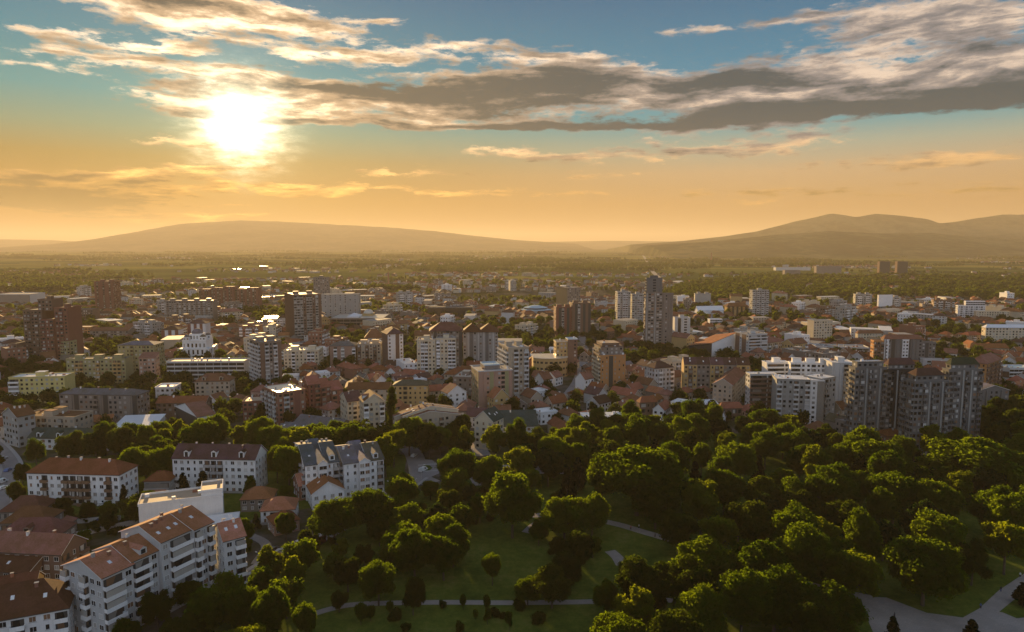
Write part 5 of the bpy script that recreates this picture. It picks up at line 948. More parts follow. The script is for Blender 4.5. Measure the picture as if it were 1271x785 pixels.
c_ += scatter([(120, 640), (170, 640), (174, 690), (100, 690), (60, 640)], 9, ['dense', 'small', 'broad'], LB('in the yards left of the white flat-roofed block'), 'yard trees at the left', hscale=(5, 9))
c_ += scatter([(300, 606), (375, 606), (368, 680), (320, 690), (290, 700), (310, 650)], 9.5, ['dense', 'broad', 'conifer'], LB('in the gardens beside the wide orange-roofed house'), 'garden trees beside the orange roof', hscale=(5, 11))
c_ += scatter([(135, 800), (230, 760), (280, 722), (300, 735), (240, 800), (200, 850), (120, 850)], 8.5, ['dense', 'broad'], LB('along the front of the long stepped building'), 'trees in front of the long stepped building', hscale=(8, 13))
c_ += scatter([(-40, 560), (0, 575), (28, 580), (34, 620), (10, 640), (-40, 640)], 9, ['dense', 'broad'], LB('along the left road'), 'trees along the left road', hscale=(7, 13))
c_ += scatter([(470, 532), (560, 545), (590, 556), (575, 578), (520, 566), (480, 556)], 9, ['broad', 'dense', 'dense'], LB('between the poplar and the roundabout'), 'trees between poplar and roundabout', hscale=(10, 17))
c_ += scatter([(1180, 548), (1275, 505), (1330, 520), (1250, 545)], 9.5, ['dense'], LB('behind the bright-rimmed trees, right of the dark towers'), 'dark trees right of the towers', hscale=(11, 16))
for k in range(64):
    x, y = trng.choice(((trng.uniform(300, 520), trng.uniform(676, 748)), (trng.uniform(430, 760), trng.uniform(742, 784)), (trng.uniform(80, 165), trng.uniform(632, 668)), (trng.uniform(560, 700), trng.uniform(600, 655))))
    p = G(x, y)
    if not infoot(p.x, p.y, 2) and not onstrip(p.x, p.y, 1.5): tree('shrub', p.x, p.y, trng.uniform(1.8, 3.2), None, 'low rounded dark shrub ' + ('on the grass below the bottom path' if y > 741 and x > 420 else 'on the slope below the street' if 200 < x < 530 and y > 670 else 'in the yards behind the red roofs' if x < 200 else 'at the top of the central lawn'), 'low shrubs')
print('TREES', len(TREES), c_)
# ------------------------------------------------------------------ the rest of the city
frng = random.Random(11)
def proto_house(a, b, h, wall, roof, rm, rh, chim=1, F='w', L='w', **k):
    o = Bld('house', 'x', 'house', dims=(a, b, h), reg=False); o.vol(wall=wall, F=F, L=L, Rr=F, roof=roof, rm=rm, rh=rh, chim=chim, bw=3.4, **k); return o.root
HP = []
for d_, args in [
    ('red hip-roofed house', (10, 9, 5.5, 'beige', 'hip', 'tile_red', 3.2)), ('red gable-roofed house', (12, 8.5, 5.2, 'beige', 'gx', 'tile_red', 3.4)), ('brown hip-roofed house', (11, 9, 5.8, 'palegrey', 'hip', 'tile_brown', 3.2)),
    ('brown gable-roofed house', (13, 9, 6.2, 'beige', 'gx', 'tile_brown', 3.6)), ('orange-roofed house', (11, 8, 5, 'taupe', 'gx', 'tile_orange', 3.0)), ('long red-roofed house', (19, 9, 5.6, 'beige', 'gx', 'tile_red', 3.4)),
    ('long brown-roofed house', (21, 9.5, 6.5, 'taupe', 'hip', 'tile_brown', 3.2)), ('white gabled house', (9, 10, 6.5, 'white', 'gy', 'tile_brown', 4.0)), ('pink house', (10, 9, 7.2, 'pink', 'hip', 'tile_brown', 3)),
    ('brick house', (11, 9, 7.5, 'brick', 'hip', 'tile_red', 3.0)), ('dark-roofed house', (12, 10, 6, 'palegrey', 'gx', 'tile_dark', 3.6)), ('grey-roofed house', (11, 9, 5.5, 'taupe', 'gx', 'tile_grey', 3)), ('pale flat-roofed house', (11, 9, 6.4, 'white', 'flat', 'flat_pale', 0))]:
    HP.append((d_, proto_house(*args), max(args[0], args[1]) / 2, args[2] + args[5 + 1]))
MP = []
for d_, dims, k in [
    ('cream flat-roofed block', (24, 13, 15), dict(wall='cream', F='wbw', roof='flat', rm='flat_grey', lift=2)), ('white flat-roofed block', (20, 13, 13), dict(wall='white', F='wwb', roof='flat', rm='flat_pale', lift=1)), ('brown balconied block', (28, 13, 17), dict(wall='brown', F='bwb', roof='flat', rm='flat_dark', lift=2, balm='palegrey')),
    ('grey balconied block', (26, 13, 19), dict(wall='grey', F='wbbw', roof='flat', rm='flat_grey', lift=2)), ('red-roofed apartment house', (22, 12, 11), dict(wall='beige', F='wwbw', roof='hip', rm='tile_red', rh=3.4, chim=2)), ('brown-roofed apartment house', (26, 12, 12), dict(wall='cream', F='wbw', roof='hip', rm='tile_brown', rh=3.6, chim=3)),
    ('ochre apartment house', (20, 12, 13), dict(wall='ochre', F='wwb', roof='gx', rm='tile_brown', rh=3.6, chim=2)), ('brick apartment block', (20, 14, 16), dict(wall='brick', F='bwb', roof='flat', rm='flat_tan', lift=1)), ('long low grey hall', (40, 20, 7), dict(wall='palegrey', F='g', roof='flat', rm='flat_pale', bw=6)), ('taupe apartment block', (30, 13, 14), dict(wall='taupe', F='wwbww', roof='flat', rm='flat_tan', lift=3)), ('pale apartment house', (16, 13, 14), dict(wall='palegrey', F='wbw', roof='hip', rm='tile_dark', rh=3)), ('gold-roofed block', (22, 14, 12), dict(wall='taupe', F='ww', roof='flat', rm='flat_gold', lift=1))]:
    o = Bld('apartment_building', 'x', 'apartment building', dims=dims, reg=False); k.setdefault('balm', 'white'); o.vol(L='w', Rr='w', **k); MP.append((d_, o.root, max(dims[0], dims[1]) / 2, dims[2] + 3))
bpy.context.view_layer.update()
def nz(x, y, s, p): return (math.sin(x * s + p) * math.cos(y * s * 1.13 + 2 * p) + math.sin(x * s * 2.3 + y * s * 1.7 + 3 * p) * .6 + math.cos(y * s * 3.1 - x * s * 2.1 + p) * .4) / 2 + .5
NOGO = [wpoly(PARK), wpoly([(-80, 553), (60, 556), (140, 552), (220, 545), (480, 545), (500, 620), (480, 900), (-400, 900), (-400, 600)])]
HEROBOX = []
for b in BUILDINGS:
    c = b.root.location; t = proj(Vector((c.x, c.y, b.h))); g_ = proj(Vector((c.x, c.y, 0))); r = max(b.a, b.b) / 2 * FPX / c.y; HEROBOX.append((t[0] - r, t[0] + r, t[1], g_[1], c.y))
def hides(x, y, h, r):
    t = proj(Vector((x, y, h))); w = r * FPX / y
    for x0, x1, yt, yb, Y in HEROBOX:
        if y < Y and t[0] + w > x0 and t[0] - w < x1 and t[1] < yt + .62 * (yb - yt) and t[1] < yb - 3: return True
    return False
occ = {}
def free(x, y, r):
    k = (int(x // 30), int(y // 30))
    for i in (-1, 0, 1):
        for j in (-1, 0, 1):
            for a, b, q in occ.get((k[0] + i, k[1] + j), ()):
                if (x - a) ** 2 + (y - b) ** 2 < (r + q) ** 2: return False
    return True
def take(x, y, r): occ.setdefault((int(x // 30), int(y // 30)), []).append((x, y, r))
WOOD = [[(815, 372), (850, 352), (960, 343), (1060, 347), (1110, 352), (1271, 354), (1420, 358), (1420, 370), (1240, 374), (1060, 370), (950, 373), (880, 378)]]
WOODW = [wpoly(p) for p in WOOD]
FILL, STUFFH, CT = [], [], []
HD = dict(a='')
y = 352.0; row = 0
while y < 3000:
    st = 13.5 if y < 700 else 16 if y < 1100 else 21 + (y - 1100) * .012
    x = -.80 * y - 30
    while x < .80 * y + 30:
        X_, Y_ = x + frng.uniform(-.38, .38) * st, y + frng.uniform(-.38, .38) * st; x += st
        if any(inpoly((X_, Y_), P) for P in NOGO): continue
        wood = any(inpoly((X_, Y_), P) for P in WOODW); park = nz(X_, Y_, .011, 1.7) * .55 + nz(X_, Y_, .031, .4) * .45; rr_ = frng.random()
        if onstrip(X_, Y_, 3.5): continue
        dens = 1.0 if y < 1300 else max(.10, 1 - (y - 1300) / 1200)
        if y > 1300 and nz(X_ * .5, Y_, .0045, 5.1) > .62 * dens + .12: continue
        if wood or park > (.52 if y < 560 else .58) or rr_ > .92 * dens:
            if infoot(X_, Y_, 3): continue
            if y > 1300 and not wood and park < .5 and frng.random() < .6: continue
            CT.append((X_, Y_, frng.uniform(6, 13) * (1.15 if wood else 1))); continue
        dist_ = y
        mid = y > 470 and nz(X_, Y_, .007, 2.9) > .42 and frng.random() < (.40 if y < 1000 else .3)
        if mid:
            d_, pr, r, h = frng.choice(MP); th = .25 + (nz(X_, Y_, .004, .9) - .5) * 1.6 + frng.choice((0, math.pi / 2)); rr = r * .92
            if not infoot(X_, Y_, rr * .8) and free(X_, Y_, rr) and not hides(X_, Y_, h, r) and y < 1750: FILL.append((Y_, 'm', d_, pr, X_, Y_, th)); take(X_, Y_, rr); continue
        d_, pr, r, h = frng.choice(HP); th = .25 + (nz(X_, Y_, .006, .9) - .5) * 2.2 + frng.choice((0, math.pi / 2))
        if infoot(X_, Y_, r * .75 + 1): continue
        if not free(X_, Y_, r * .88): 
            if frng.random() < .5 and free(X_, Y_, 2): CT.append((X_, Y_, frng.uniform(5, 10)))
            continue
        take(X_, Y_, r * .88)
        if y < 640: FILL.append((Y_, 'h', d_, pr, X_, Y_, th))
        else: STUFFH.append((X_, Y_, th))
    y += st; row += 1
NEWF = []; index_kids()
for Y_, k, d_, pr, X_, _, th in FILL:
    o = copy_tree(pr); o.location = (X_, Y_, 0); o.rotation_euler = (0, 0, th); o.scale = (1, 1, frng.uniform(.85, 1.2)); NEWF.append((o, d_, k))
for _, pr, _, _ in HP + MP: drop_tree(pr)
KIDS.clear()
print('FILL', len(NEWF), 'stuff houses', len(STUFFH), 'city trees', len(CT))
# far houses, one mass
def mass_houses(pts):
    V, F, M = [], [], []; mats = ['cream', 'palegrey', 'beige', 'taupe', 'tile_red', 'tile_brown', 'tile_orange', 'tile_dark', 'tile_grey', 'flat_pale', 'flat_grey', 'glass_dark', 'flat_gold', 'brown', 'grey']
    for (x, y, th) in pts:
        big = frng.random() < .06; a, b, h, rh = (frng.uniform(4.5, 8), frng.uniform(4, 5.5), frng.uniform(4.5, 8), frng.uniform(2.4, 3.6)) if not big else (frng.uniform(9, 22), frng.uniform(6, 9), frng.uniform(6, 14), 0)
        c, s = math.cos(th), math.sin(th); k = len(V); wm = frng.choice((0, 0, 1, 2, 2, 3, 13, 14)); rm = frng.choice((4, 4, 5, 5, 5, 6, 7, 8)) if rh else frng.choice((9, 10, 10, 12))
        L = [(-a, -b, 0), (a, -b, 0), (a, b, 0), (-a, b, 0), (-a, -b, h), (a, -b, h), (a, b, h), (-a, b, h)]
        e = .5; L += [(-a - e, -b - e, h - .2), (a + e, -b - e, h - .2), (a + e, b + e, h - .2), (-a - e, b + e, h - .2), (-a + b * .75 if frng.random() < .5 else -a - e, 0, h + rh), (a - b * .75 if frng.random() < .5 else a + e, 0, h + rh)]
        fs = [(0, 1, 5, 4), (1, 2, 6, 5), (2, 3, 7, 6), (3, 0, 4, 7)]; ms = [wm] * 4
        if rh: fs += [(8, 9, 13, 12), (10, 11, 12, 13), (11, 8, 12, 12), (9, 10, 13, 13)]; ms += [rm] * 4
        else: fs += [(4, 5, 6, 7)]; ms += [rm]
        for i in range(int(a / 1.8)):                    # windows on the two long fronts
            for sgn in (-1, 1):
                for zf in range(int(h / 3)):
                    u = -a + (i + .5) * 2 * a / int(a / 1.8); z = 1 + zf * 2.9; yy = sgn * (b + .06); n = len(L); L += [(u - .6, yy, z), (u + .6, yy, z), (u + .6, yy, z + 1.3), (u - .6, yy, z + 1.3)]; fs.append((n, n + 1, n + 2, n + 3)); ms.append(11)
        V += [(x + p[0] * c - p[1] * s, y + p[0] * s + p[1] * c, p[2]) for p in L]; F += [tuple(k + i for i in (f if f[2] != f[3] else f[:3])) for f in fs]; M += ms
    me = bpy.data.meshes.new('distant_houses'); me.from_pydata(V, [], F)
    for m in mats: me.materials.append(MATS[m])
    me.polygons.foreach_set('material_index', M); return link('distant_houses', me)
for _ in range(34):                                     # villages and sheds on the plain
    yy = 1500 * math.exp(frng.uniform(.1, 1.6)); xx = frng.uniform(-.75, .8) * yy; n = frng.randrange(12, 46)
    for _ in range(n): STUFFH.append((xx + frng.gauss(0, 120), yy + frng.gauss(0, 60), frng.uniform(0, 3.1)))
o = mass_houses(STUFFH); tag(o, 'far quarters of small houses with red and brown roofs, fading toward the plain', 'houses', kind='stuff')
# tree masses
def low_proto(seed, nl, nq, leaf, rx=4.6, ht=10):
    global ICO
    keep = ICO; bm = bmesh.new(); bmesh.ops.create_icosphere(bm, subdivisions=1, radius=1); ICO = (np.array([v.co[:] for v in bm.verts]), np.array([[v.index for v in f.verts] for f in bm.faces])); bm.free()
    r = crown_arrays(seed, rx, 1.0, ht, nl, nq, leaf, 'round', (.36, .5)); ICO = keep; return r
LOD1 = [low_proto(200 + i, 8, 420, .62) for i in range(4)]; LOD2 = [low_proto(300 + i, 4, 70, 1.3) for i in range(4)]
def mass_trees(name, pts, lods, m):
    Vs, Fs, k = [], [], 0
    for (x, y, h) in pts:
        V, F = frng.choice(lods); a = frng.uniform(0, 6.28); c, s = math.cos(a), math.sin(a); q = h / 10; w = q * frng.uniform(.8, 1.2)
        P = np.empty_like(V); P[:, 0] = x + w * (V[:, 0] * c - V[:, 1] * s); P[:, 1] = y + w * (V[:, 0] * s + V[:, 1] * c); P[:, 2] = V[:, 2] * q; Vs.append(P); Fs.append(F + k); k += len(V)
    return link(name, np_mesh(name, np.concatenate(Vs), np.concatenate(Fs), [m]))
near_ct = [p for p in CT if p[1] < 900]; far_ct = [p for p in CT if p[1] >= 900]
for _ in range(1500):                                   # thicken the green between the near houses
    yy = frng.uniform(360, 900); xx = frng.uniform(-.8, .8) * yy
    if nz(xx, yy, .013, 3.3) > .40 and not infoot(xx, yy, 2) and free(xx, yy, 1.5) and not onstrip(xx, yy, 2) and not any(inpoly((xx, yy), P) for P in NOGO): near_ct.append((xx, yy, frng.uniform(4.5, 11)))
for P in WOODW:
    xs, ys = [p[0] for p in P], [p[1] for p in P]
    for _ in range(int((max(xs) - min(xs)) * (max(ys) - min(ys)) / 420)):
        xx, yy = frng.uniform(min(xs), max(xs)), frng.uniform(min(ys), max(ys))
        if inpoly((xx, yy), P): far_ct.append((xx, yy, frng.uniform(9, 15)))
for _ in range(640):                                    # hedges and woods on the plain: lens-shaped clumps of touching trees
    yy = 1500 * math.exp(frng.uniform(0, 1.9)); xx = frng.uniform(-.82, .82) * yy; q = nz(xx * .5, yy, .0017, 4.1)
    if q < .40: continue
    lx, ly = frng.uniform(25, 130) * (1 + yy / 5000), frng.uniform(6, 30) * (1 + yy / 5000); n = int(min(46, lx * ly / 80)); hh = frng.uniform(8, 13)
    for _ in range(n):
        a, q = frng.uniform(0, 6.28), math.sqrt(frng.random()); px_, py_ = xx + lx * q * math.cos(a), yy + ly * q * math.sin(a)
        if not infoot(px_, py_, 2): far_ct.append((px_, py_, hh * frng.uniform(.7, 1.25) * (1 + yy / 12000)))
o = mass_trees('distant_wood', far_ct, LOD2, 'leaves_city'); tag(o, 'distant woods and hedgerows fading across the plain beyond the town', 'woods', kind='stuff')
print('masses', len(near_ct), len(far_ct))
# ------------------------------------------------------------------ vehicles, lamps, people
def car(label, px, py, th, paint, van=False, group='vehicles on the street'):
    if paint not in MATS: mat(paint, dict(paint_red=(.28, .03, .02), paint_white=(.75, .75, .74), paint_silver=(.42, .43, .45), paint_black=(.03, .03, .035), paint_blue=(.06, .12, .28))[paint], .3, .05, spec=.6)
    p = G(px, py); r = empty('parked_car' if not van else 'delivery_van', (p.x, p.y, .04), R(th)); tag(r, label, 'van' if van else 'car', group)
    L, Wd, H = (2.5, .95, 1.95) if van else (2.15, .88, 1.45); b = MB()
    prof = [(-L, .35), (L, .35), (L, .75), (L * .95, .85), (L * .42, .95), (L * .18, H), (-L * .62, H), (-L * .9, .95), (-L, .9)] if not van else [(-L, .35), (L, .35), (L, .95), (L * .8, 1.1), (L * .55, H), (-L * .97, H), (-L, 1.2)]
    k = len(b.v); n = len(prof)
    A = [(x, -Wd * (1 if z < 1 else .84), z) for x, z in prof]; B_ = [(x, -y_, z) for x, y_, z in A]
    b.face(A, paint); b.face(B_[::-1], paint)
    for i in range(n): j = (i + 1) % n; b.face([A[i], B_[i], B_[j], A[j]][::-1], paint)
    b.build('body', r); gb = MB(); z0, z1 = (1.0, H - .12)
    x0, x1 = (-L * .8, L * .25) if not van else (L * .05, L * .55)
    for s_ in (-1, 1): gb.face([(x0, s_ * (Wd + .012) * .98, z0), (x1, s_ * (Wd + .012) * .98, z0), (x1 * .55, s_ * (Wd * .84 + .03), z1), (x0 * .82, s_ * (Wd * .84 + .03), z1)], 'car_glass')
    gb.build('side_window', r); w_ = MB()
    (xa, za), (xb, zb) = ((L * .40, .97), (L * .19, H - .03)) if not van else ((L * .79, 1.13), (L * .56, H - .03)); w_.face([(xa + .03, -Wd * .78, za + .02), (xa + .03, Wd * .78, za + .02), (xb + .04, Wd * .74, zb), (xb + .04, -Wd * .74, zb)], 'car_glass'); w_.build('windshield', r)
    for sx in (-.62, .62):
        for sy in (-1, 1):
            q = MB(); q.tube((L * sx, sy * (Wd - .18), .32), (L * sx, sy * (Wd + .02), .32), .32, .32, 'rubber', 12); q.tube((L * sx, sy * (Wd + .021), .32), (L * sx, sy * (Wd + .03), .32), .19, .18, 'steel', 10); q.build('wheel', r)
    for sy in (-1, 1): q = MB(); q.box(L - .02, L + .015, sy * Wd * .72 - .16, sy * Wd * .72 + .16, .62, .76, 'metal_pale'); q.build('headlight', r)
    return r
car('red car parked first in the street below the wide orange-roofed house', 342, 692, 30, 'paint_red'); car('silver car parked beside the red car in the street', 350.5, 686, 32, 'paint_silver'); car('black motor car behind the red and silver cars', 340, 684, 60, 'paint_black')
car('blue-grey car on the street beyond the parked bus', 403, 655, 38, 'paint_silver'); car('dark car directly behind the parked bus', 390.5, 663, 35, 'paint_black')
car('white van driving round the roundabout', 525, 585, 60, 'paint_white', True); car('white van parked at the left road edge', 2, 600, 80, 'paint_white', True); car('white car parked below the van on the left road', 5, 607, 70, 'paint_white')
car('white car parked in the yard right of the white five-storey block', 129, 628, 10, 'paint_white'); car('blue car in the yard before the white five-storey block', 126, 648, 5, 'paint_blue'); car('silver car in the yard left of the blue car', 92, 648, 8, 'paint_silver'); car('white car parked under the trees right of the roundabout', 566, 606, 20, 'paint_white')
for lab, px, py, th, pt in [('silver car parked alone where the street bends toward the roundabout', 440, 646, 38, 'paint_silver'), ('red car driving toward the roundabout', 470, 624, 36, 'paint_red'), ('white car leaving the roundabout downhill', 505, 603, 40, 'paint_white'), ('black car on the straight road right of the roundabout', 600, 582, 2, 'paint_black'), ('silver car on the straight road right of the roundabout', 632, 583, 2, 'paint_silver'), ('white car parked on the paved forecourt', 596, 597, 80, 'paint_white'), ('blue car parked on the paved forecourt', 604, 597, 82, 'paint_blue'), ('silver car parked last on the paved forecourt', 613, 598, 84, 'paint_silver'),
    ('silver car at the foot of the short balconied wing', 311, 717, 40, 'paint_silver'), ('blue car parked on the upper left road', 10, 585, 100, 'paint_blue'), ('silver car on the left road below the trees', 4, 570, 60, 'paint_silver'), ('white car waiting at the top of the roundabout', 514, 567, 70, 'paint_white'), ('red car in the yard left of the small red-roofed house', 172, 632, 15, 'paint_red')]: car(lab, px, py, th, pt)
p = G(386, 678); r = empty('parked_bus', (p.x, p.y, .04), R(42)); tag(r, 'long bus with a pale roof and dark red sides parked along the street', 'bus'); b = MB(); mat('paint_maroon', (.13, .035, .03), .4, .1)
b.box(-5.2, 5.2, -1.22, 1.22, .45, 2.9, 'paint_maroon'); b.box(-5.1, 5.1, -1.15, 1.15, 2.903, 3.1, 'flat_pale'); b.build('body', r); b = MB()
for s_ in (-1, 1):
    for i in range(7): b.box(-4.9 + i * 1.4, -3.65 + i * 1.4, s_ * 1.235 - .012, s_ * 1.235 + .012, 1.5, 2.5, 'car_glass')
b.build('side_window', r); b = MB(); b.box(-5.235, -5.205, -1.05, 1.05, 1.3, 2.6, 'car_glass'); b.build('windshield', r)
for sx in (-3.4, 3.2):
    for sy in (-1, 1): q = MB(); q.tube((sx, sy * 1.0, .5), (sx, sy * 1.25, .5), .5, .5, 'rubber', 12); q.build('wheel', r)
def lamp(label, px, py, ytop, rz=0):
    p = G(px, py); h = max(5, atY(px, ytop, p.y).z); r = empty('street_lamp', (p.x, p.y, 0), rz); tag(r, label, 'street lamp', 'street lamps'); b = MB(); b.tube((0, 0, -.1), (0, 0, h), .11, .06, 'steel', 8); b.build('pole', r); b = MB(); b.tube((0, 0, h - .05), (1.3, 0, h + .25), .05, .04, 'steel', 6); b.build('arm', r); b = MB(); b.box(1.1, 1.9, -.16, .16, h + .16, h + .30, 'metal_pale'); b.build('lamp_head', r)
lamp('grey street lamp at the street corner, left of the parked cars', 322, 706, 690, 2.5); lamp('grey street lamp beside the parked bus', 388, 672, 656, 2.4); lamp('grey street lamp at the bend above the double-crowned trees', 485, 613, 601, 2.6); lamp('tall grey mast lamp on the roundabout', 523, 596, 578, .4); lamp('grey street lamp by the open lawn below the largest park tree', 832, 658, 644, 1.2); lamp('grey street lamp on the upper side of the central lawn', 568, 640, 630, 1.0)
mat('skin', (.45, .28, .20), .6, .05); mat('hair', (.03, .02, .015), .7, .1)
for n_, c in dict(cloth_dark=(.03, .03, .04), cloth_blue=(.08, .12, .25), cloth_white=(.65, .65, .62), cloth_red=(.35, .06, .05)).items(): mat(n_, c, .9, .1)
def person(label, px, py, rz, top, legs='cloth_dark'):
    p = G(px, py); me = bpy.data.meshes.new('person')
    J = [(0, 0, .95, .13), (0, 0, 1.15, .135), (0, 0, 1.38, .15), (0, 0, 1.5, .06), (0, .02, 1.64, .10), (0, .02, 1.73, .085), (-.18, 0, 1.40, .06), (-.24, .04, 1.14, .045), (-.22, .16, .92, .036), (.18, 0, 1.40, .06), (.24, -.04, 1.14, .045), (.22, .08, .92, .036), (-.10, .02, .88, .09), (-.10, .14, .50, .065), (-.10, .10, .08, .045), (-.10, .24, .04, .04), (.10, -.02, .88, .09), (.10, -.06, .50, .065), (.10, -.22, .10, .045), (.10, -.10, .04, .04)]
    E = [(0, 1), (1, 2), (2, 3), (3, 4), (4, 5), (2, 6), (6, 7), (7, 8), (2, 9), (9, 10), (10, 11), (0, 12), (12, 13), (13, 14), (14, 15), (0, 16), (16, 17), (17, 18), (18, 19)]
    me.from_pydata([j[:3] for j in J], E, []); o = link('person', me); o.location = (p.x, p.y, .07); o.rotation_euler = (0, 0, rz)
    me.materials.append(MATS[top])
    sk = o.modifiers.new('skin', 'SKIN')
    for i, j in enumerate(J): me.skin_vertices[0].data[i].radius = (j[3], j[3])
    me.skin_vertices[0].data[0].use_root = True; s2 = o.modifiers.new('sub', 'SUBSURF'); s2.levels = 1; s2.render_levels = 1
    tag(o, label, 'person', 'people on the park paths')
    b = MB(); b.lathe(0, .02, [(.05, 1.60), (.112, 1.66), (.108, 1.74), (.05, 1.80)], 'hair', 8); b.build('hair', o)
    b = MB()
    for s_, y0_, y1_ in ((-1, .02, .13), (1, -.02, -.10)): b.tube((s_ * .10, y0_, .92), (s_ * .10, (y0_ + y1_) / 2 + .06 * (1 if s_ < 0 else -.3), .5), .125, .10, legs, 8); b.tube((s_ * .10, (y0_ + y1_) / 2 + .06 * (1 if s_ < 0 else -.3), .5), (s_ * .10, y1_ - .02, .13), .10, .08, legs, 8)
    b.build('trousers', o); b = MB(); b.lathe(0, .04, [(.04, 1.555), (.09, 1.60), (.098, 1.66)], 'skin', 8); b.build('face', o)
person('person in dark clothes walking on the plaza beside the big lit tree', 1110, 768, .5, 'cloth_dark'); person('person in a blue top walking where the rising path meets the plaza', 1217, 756, -.6, 'cloth_blue'); person('person in dark clothes on the rising path at the lawn corner', 1242, 735, -.6, 'cloth_dark', 'cloth_blue'); person('person in a white top at the right edge of the rising path', 1266, 717, 2.4, 'cloth_white')
person('person in a red top strolling on the diagonal path', 783, 658, 1.0, 'cloth_red'); person('person in a white top ahead of the red-topped walker on the diagonal path', 793, 656.5, 1.0, 'cloth_white'); person('person in dark clothes at the lower end of the diagonal path, by the trees', 813, 667, -2, 'cloth_dark')
# garden walls in the yards
for pts, lab in (([(88, 668), (150, 655), (172, 650)], 'low white garden wall behind the long stepped building'), ([(96, 650), (150, 646)], 'dark hedge-topped wall across the yards at the left')):
    Pw = [G(*p) for p in pts]; b = MB()
    for p0, p1 in zip(Pw, Pw[1:]):
        d = (p1 - p0).normalized(); n = Vector((-d.y, d.x, 0)) * .14; q = [p0 - n, p1 - n, p1 + n, p0 + n]; b.prism([(v.x, v.y) for v in q], 0, 1.9, 'palegrey', 'concrete')
    tag(b.build('garden_wall'), lab, 'wall')
# ------------------------------------------------------------------ leave out repeats that nothing of the photo shows, then label the fillers
bpy.context.view_layer.update(); index_kids()
from mathutils.bvhtree import BVHTree
CO = Vector((0, 0, CH)); BV, BF, OWN = [], [], []
def part(o, names): return [c for c in kids(o) if c.type == 'MESH' and c.name.split('.')[0] in names]
def add_owner(o, names, k):
    for c in part(o, names):
        n = len(BV); cs = [Vector(v) for v in c.bound_box]; m = sum(cs, Vector()) / 8
        BV.extend(c.matrix_world @ (m + (v - m) * k) for v in cs)
        for q in ((0, 1, 2, 3), (7, 6, 5, 4), (0, 4, 5, 1), (1, 5, 6, 2), (2, 6, 7, 3), (3, 7, 4, 0)): BF.append([n + i for i in q]); OWN.append(o.name)
for b_ in BUILDINGS: add_owner(b_.root, ('wall',), .97)
for o, _, _ in NEWF: add_owner(o, ('wall',), .97)
for o in TREES: add_owner(o, ('crown',), .68)
TREEBVH = BVHTree.FromPolygons(BV, BF)
def score(o, n=30):
    ms = part(o, ('wall', 'roof', 'crown')); ok = 0
    for i in range(n):
        m = ms[i % len(ms)]; vs_ = m.data.vertices; v = m.matrix_world @ vs_[frng.randrange(len(vs_))].co; x, y = proj(v)
        if not (0 <= x <= PW and 0 <= y <= PH): continue
        d = v - CO; L = d.length; h = TREEBVH.ray_cast(CO, d / L, L)
        if h[0] is None or h[3] > L - 1.0 or OWN[h[2]] == o.name: ok += 1
    return ok / n
sc_ = [(score(o), o, d_, k) for o, d_, k in NEWF]; keepF = []
for kk, cap in (('h', 260), ('m', 220)):
    c = sorted([s for s in sc_ if s[3] == kk and s[0] > .09], key=lambda s: -s[0] / s[1].location.y ** 2)[:cap]; keepF += c; ids = {s[1].name for s in c}
    for s in sc_:
        if s[3] == kk and s[1].name not in ids: drop_tree(s[1])
st_ = [(score(o, 20), o) for o in TREES]; st_.sort(key=lambda q: -q[0] / q[1].location.y ** 2); dropT = [o for k, (s, o) in enumerate(st_) if s <= .0 or k >= 300]
for k, (s, o) in enumerate(st_):
    if s > 0 and k >= 300: near_ct.append((o.location.x, o.location.y, 15 * o.scale.z))
for o in dropT: TREES.remove(o); drop_tree(o)
o = mass_trees('city_trees', near_ct, LOD1, 'leaves_city'); tag(o, 'mass of green street and yard trees between the houses of the town', 'trees', kind='stuff')
print('KEEP', len(keepF), 'trees', len(TREES), 'unseen trees', len(dropT))
LP = [(ref, *proj(Vector((r.location.x, r.location.y, 0))), r.location.y) for ref, r in LAND]; cells = {}
for s, o, d_, k in keepF:
    x, y = proj(o.location); best = min(LP, key=lambda q: math.hypot((q[1] - x), (q[2] - y) * 2.2)); dx, dy = x - best[1], (y - best[2]) * 2.2
    rel = ('right of' if dx > 0 else 'left of') if abs(dx) > abs(dy) else ('in front of' if dy > 0 else 'behind'); cells.setdefault((d_, rel, best[0]), []).append((math.hypot(dx, dy), o, k))
ORD = ['nearest', 'second', 'third', 'fourth', 'fifth', 'sixth', 'seventh', 'eighth', 'ninth', 'tenth', 'eleventh', 'twelfth']
def number(cells, after=None):
    for (d_, rel, ref), L in cells.items():
        L.sort(key=lambda q: q[0])
        for i, (_, o, k) in enumerate(L):
            o['label'] = f'{d_} {rel} {ref}' if len(L) == 1 else f'{ORD[i]} {d_} {rel} {ref}' if i < len(ORD) else f'farther {d_} {rel} {ref}'
            if k in 'hm': o['category'] = 'house' if k == 'h' else 'apartment building'; o['group'] = ('houses around ' if k == 'h' else 'blocks around ') + ref
number(cells)
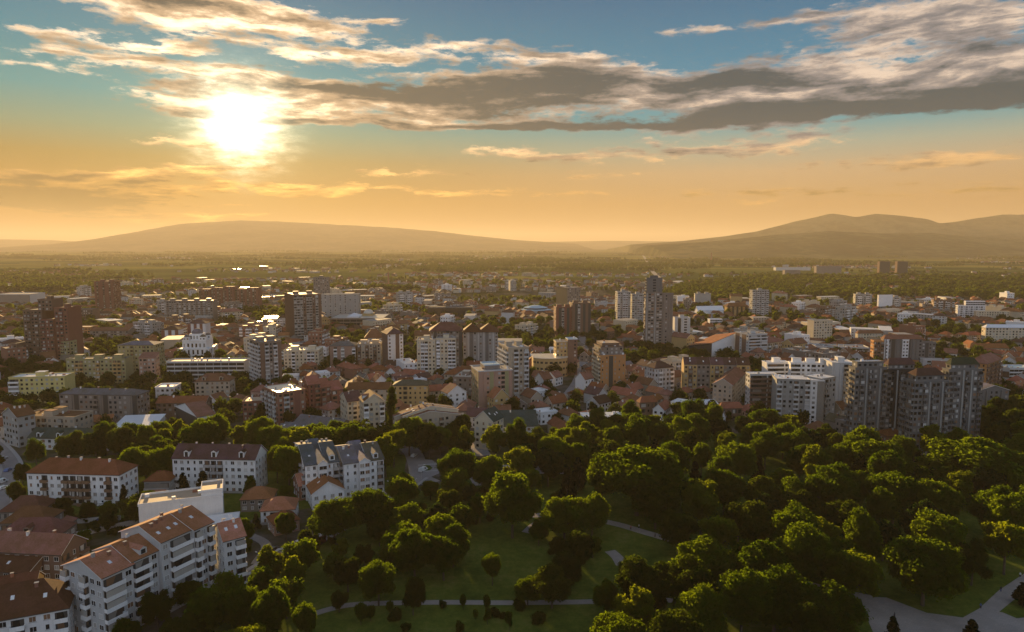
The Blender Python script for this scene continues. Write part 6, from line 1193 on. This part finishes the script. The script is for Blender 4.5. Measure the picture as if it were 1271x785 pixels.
TLAND = [('the largest lit park tree', 790, 640), ('the left corner of the plaza', 1085, 746), ('the forward dark tower', 1152, 566), ('the round lawn tree', 611, 727), ('the double-crowned tree by the lawn', 515, 722), ('the roundabout', 527, 582), ('the diagonal path', 800, 662), ('the middle of the bottom path', 600, 748),
    ('the big tree by the plaza', 1020, 795), ('the leftmost dark tower', 1077, 550), ('the white park pavilion', 750, 536), ('the tall poplar', 487, 545), ('the white building with arched dormers', 270, 613), ('the white twin houses', 420, 620), ('the white five-storey red-roofed block', 95, 629), ('the foot of the rising path', 1245, 735), ('the dark conical tree', 718, 712),
    ('the parked bus', 386, 678), ('the long stepped white building', 180, 780), ('the bright-rimmed tree group', 1200, 615), ('the left road', 8, 590), ('the wide tree over the plaza', 1145, 752), ('the bottom path bend', 421, 760), ('the white park slab blocks', 990, 524), ('the large lit tree below the diagonal path', 870, 742), ('the huge lit tree atop the lawn', 636, 668), ('the dark green roofed building', 612, 560)]
SHORT = dict(broadleaf_tree='broad lit-topped tree', dense_tree='dense dark green tree', tall_tree='tall narrow-crowned tree', light_green_tree='loose bright yellow-green tree', bluish_tree='dense bluish green tree', young_tree='small young tree', conifer_tree='dark pointed conifer', shrub='low rounded shrub', poplar_tree='columnar poplar')
tc = {}
for o in TREES:
    if not o.get('group'): continue
    x, y = proj(o.location); best = min(TLAND, key=lambda q: math.hypot(q[1] - x, (q[2] - y) * 2)); dx, dy = x - best[1], (y - best[2]) * 2
    rel = ('right of' if dx > 0 else 'left of') if abs(dx) > abs(dy) else ('in front of' if dy > 0 else 'behind'); tc.setdefault((SHORT[o.name.split('.')[0]], rel, best[0]), []).append((math.hypot(dx, dy), o, 't'))
number(tc)
# ------------------------------------------------------------------ haze
hz = bpy.data.materials.new('haze_air'); hz.use_nodes = True; t = NT(hz.node_tree); t.n.clear(); o_ = t.new('ShaderNodeOutputMaterial'); v_ = t.new('ShaderNodeVolumePrincipled')
v_.inputs['Color'].default_value = (.84, .74, .58, 1); v_.inputs['Density'].default_value = HAZE; v_.inputs['Anisotropy'].default_value = .20; t.l.new(v_.outputs[0], o_.inputs['Volume']); MATS['haze_air'] = hz
try: hz.cycles.homogeneous_volume = True
except Exception: pass
b = MB(); b.box(-37000, 37000, -3000, 39000, -2.0, 690, 'haze_air'); o = b.build('haze'); o['kind'] = 'stuff'; tag(o, 'golden evening haze lying over the town and the plain', 'haze', kind='stuff')
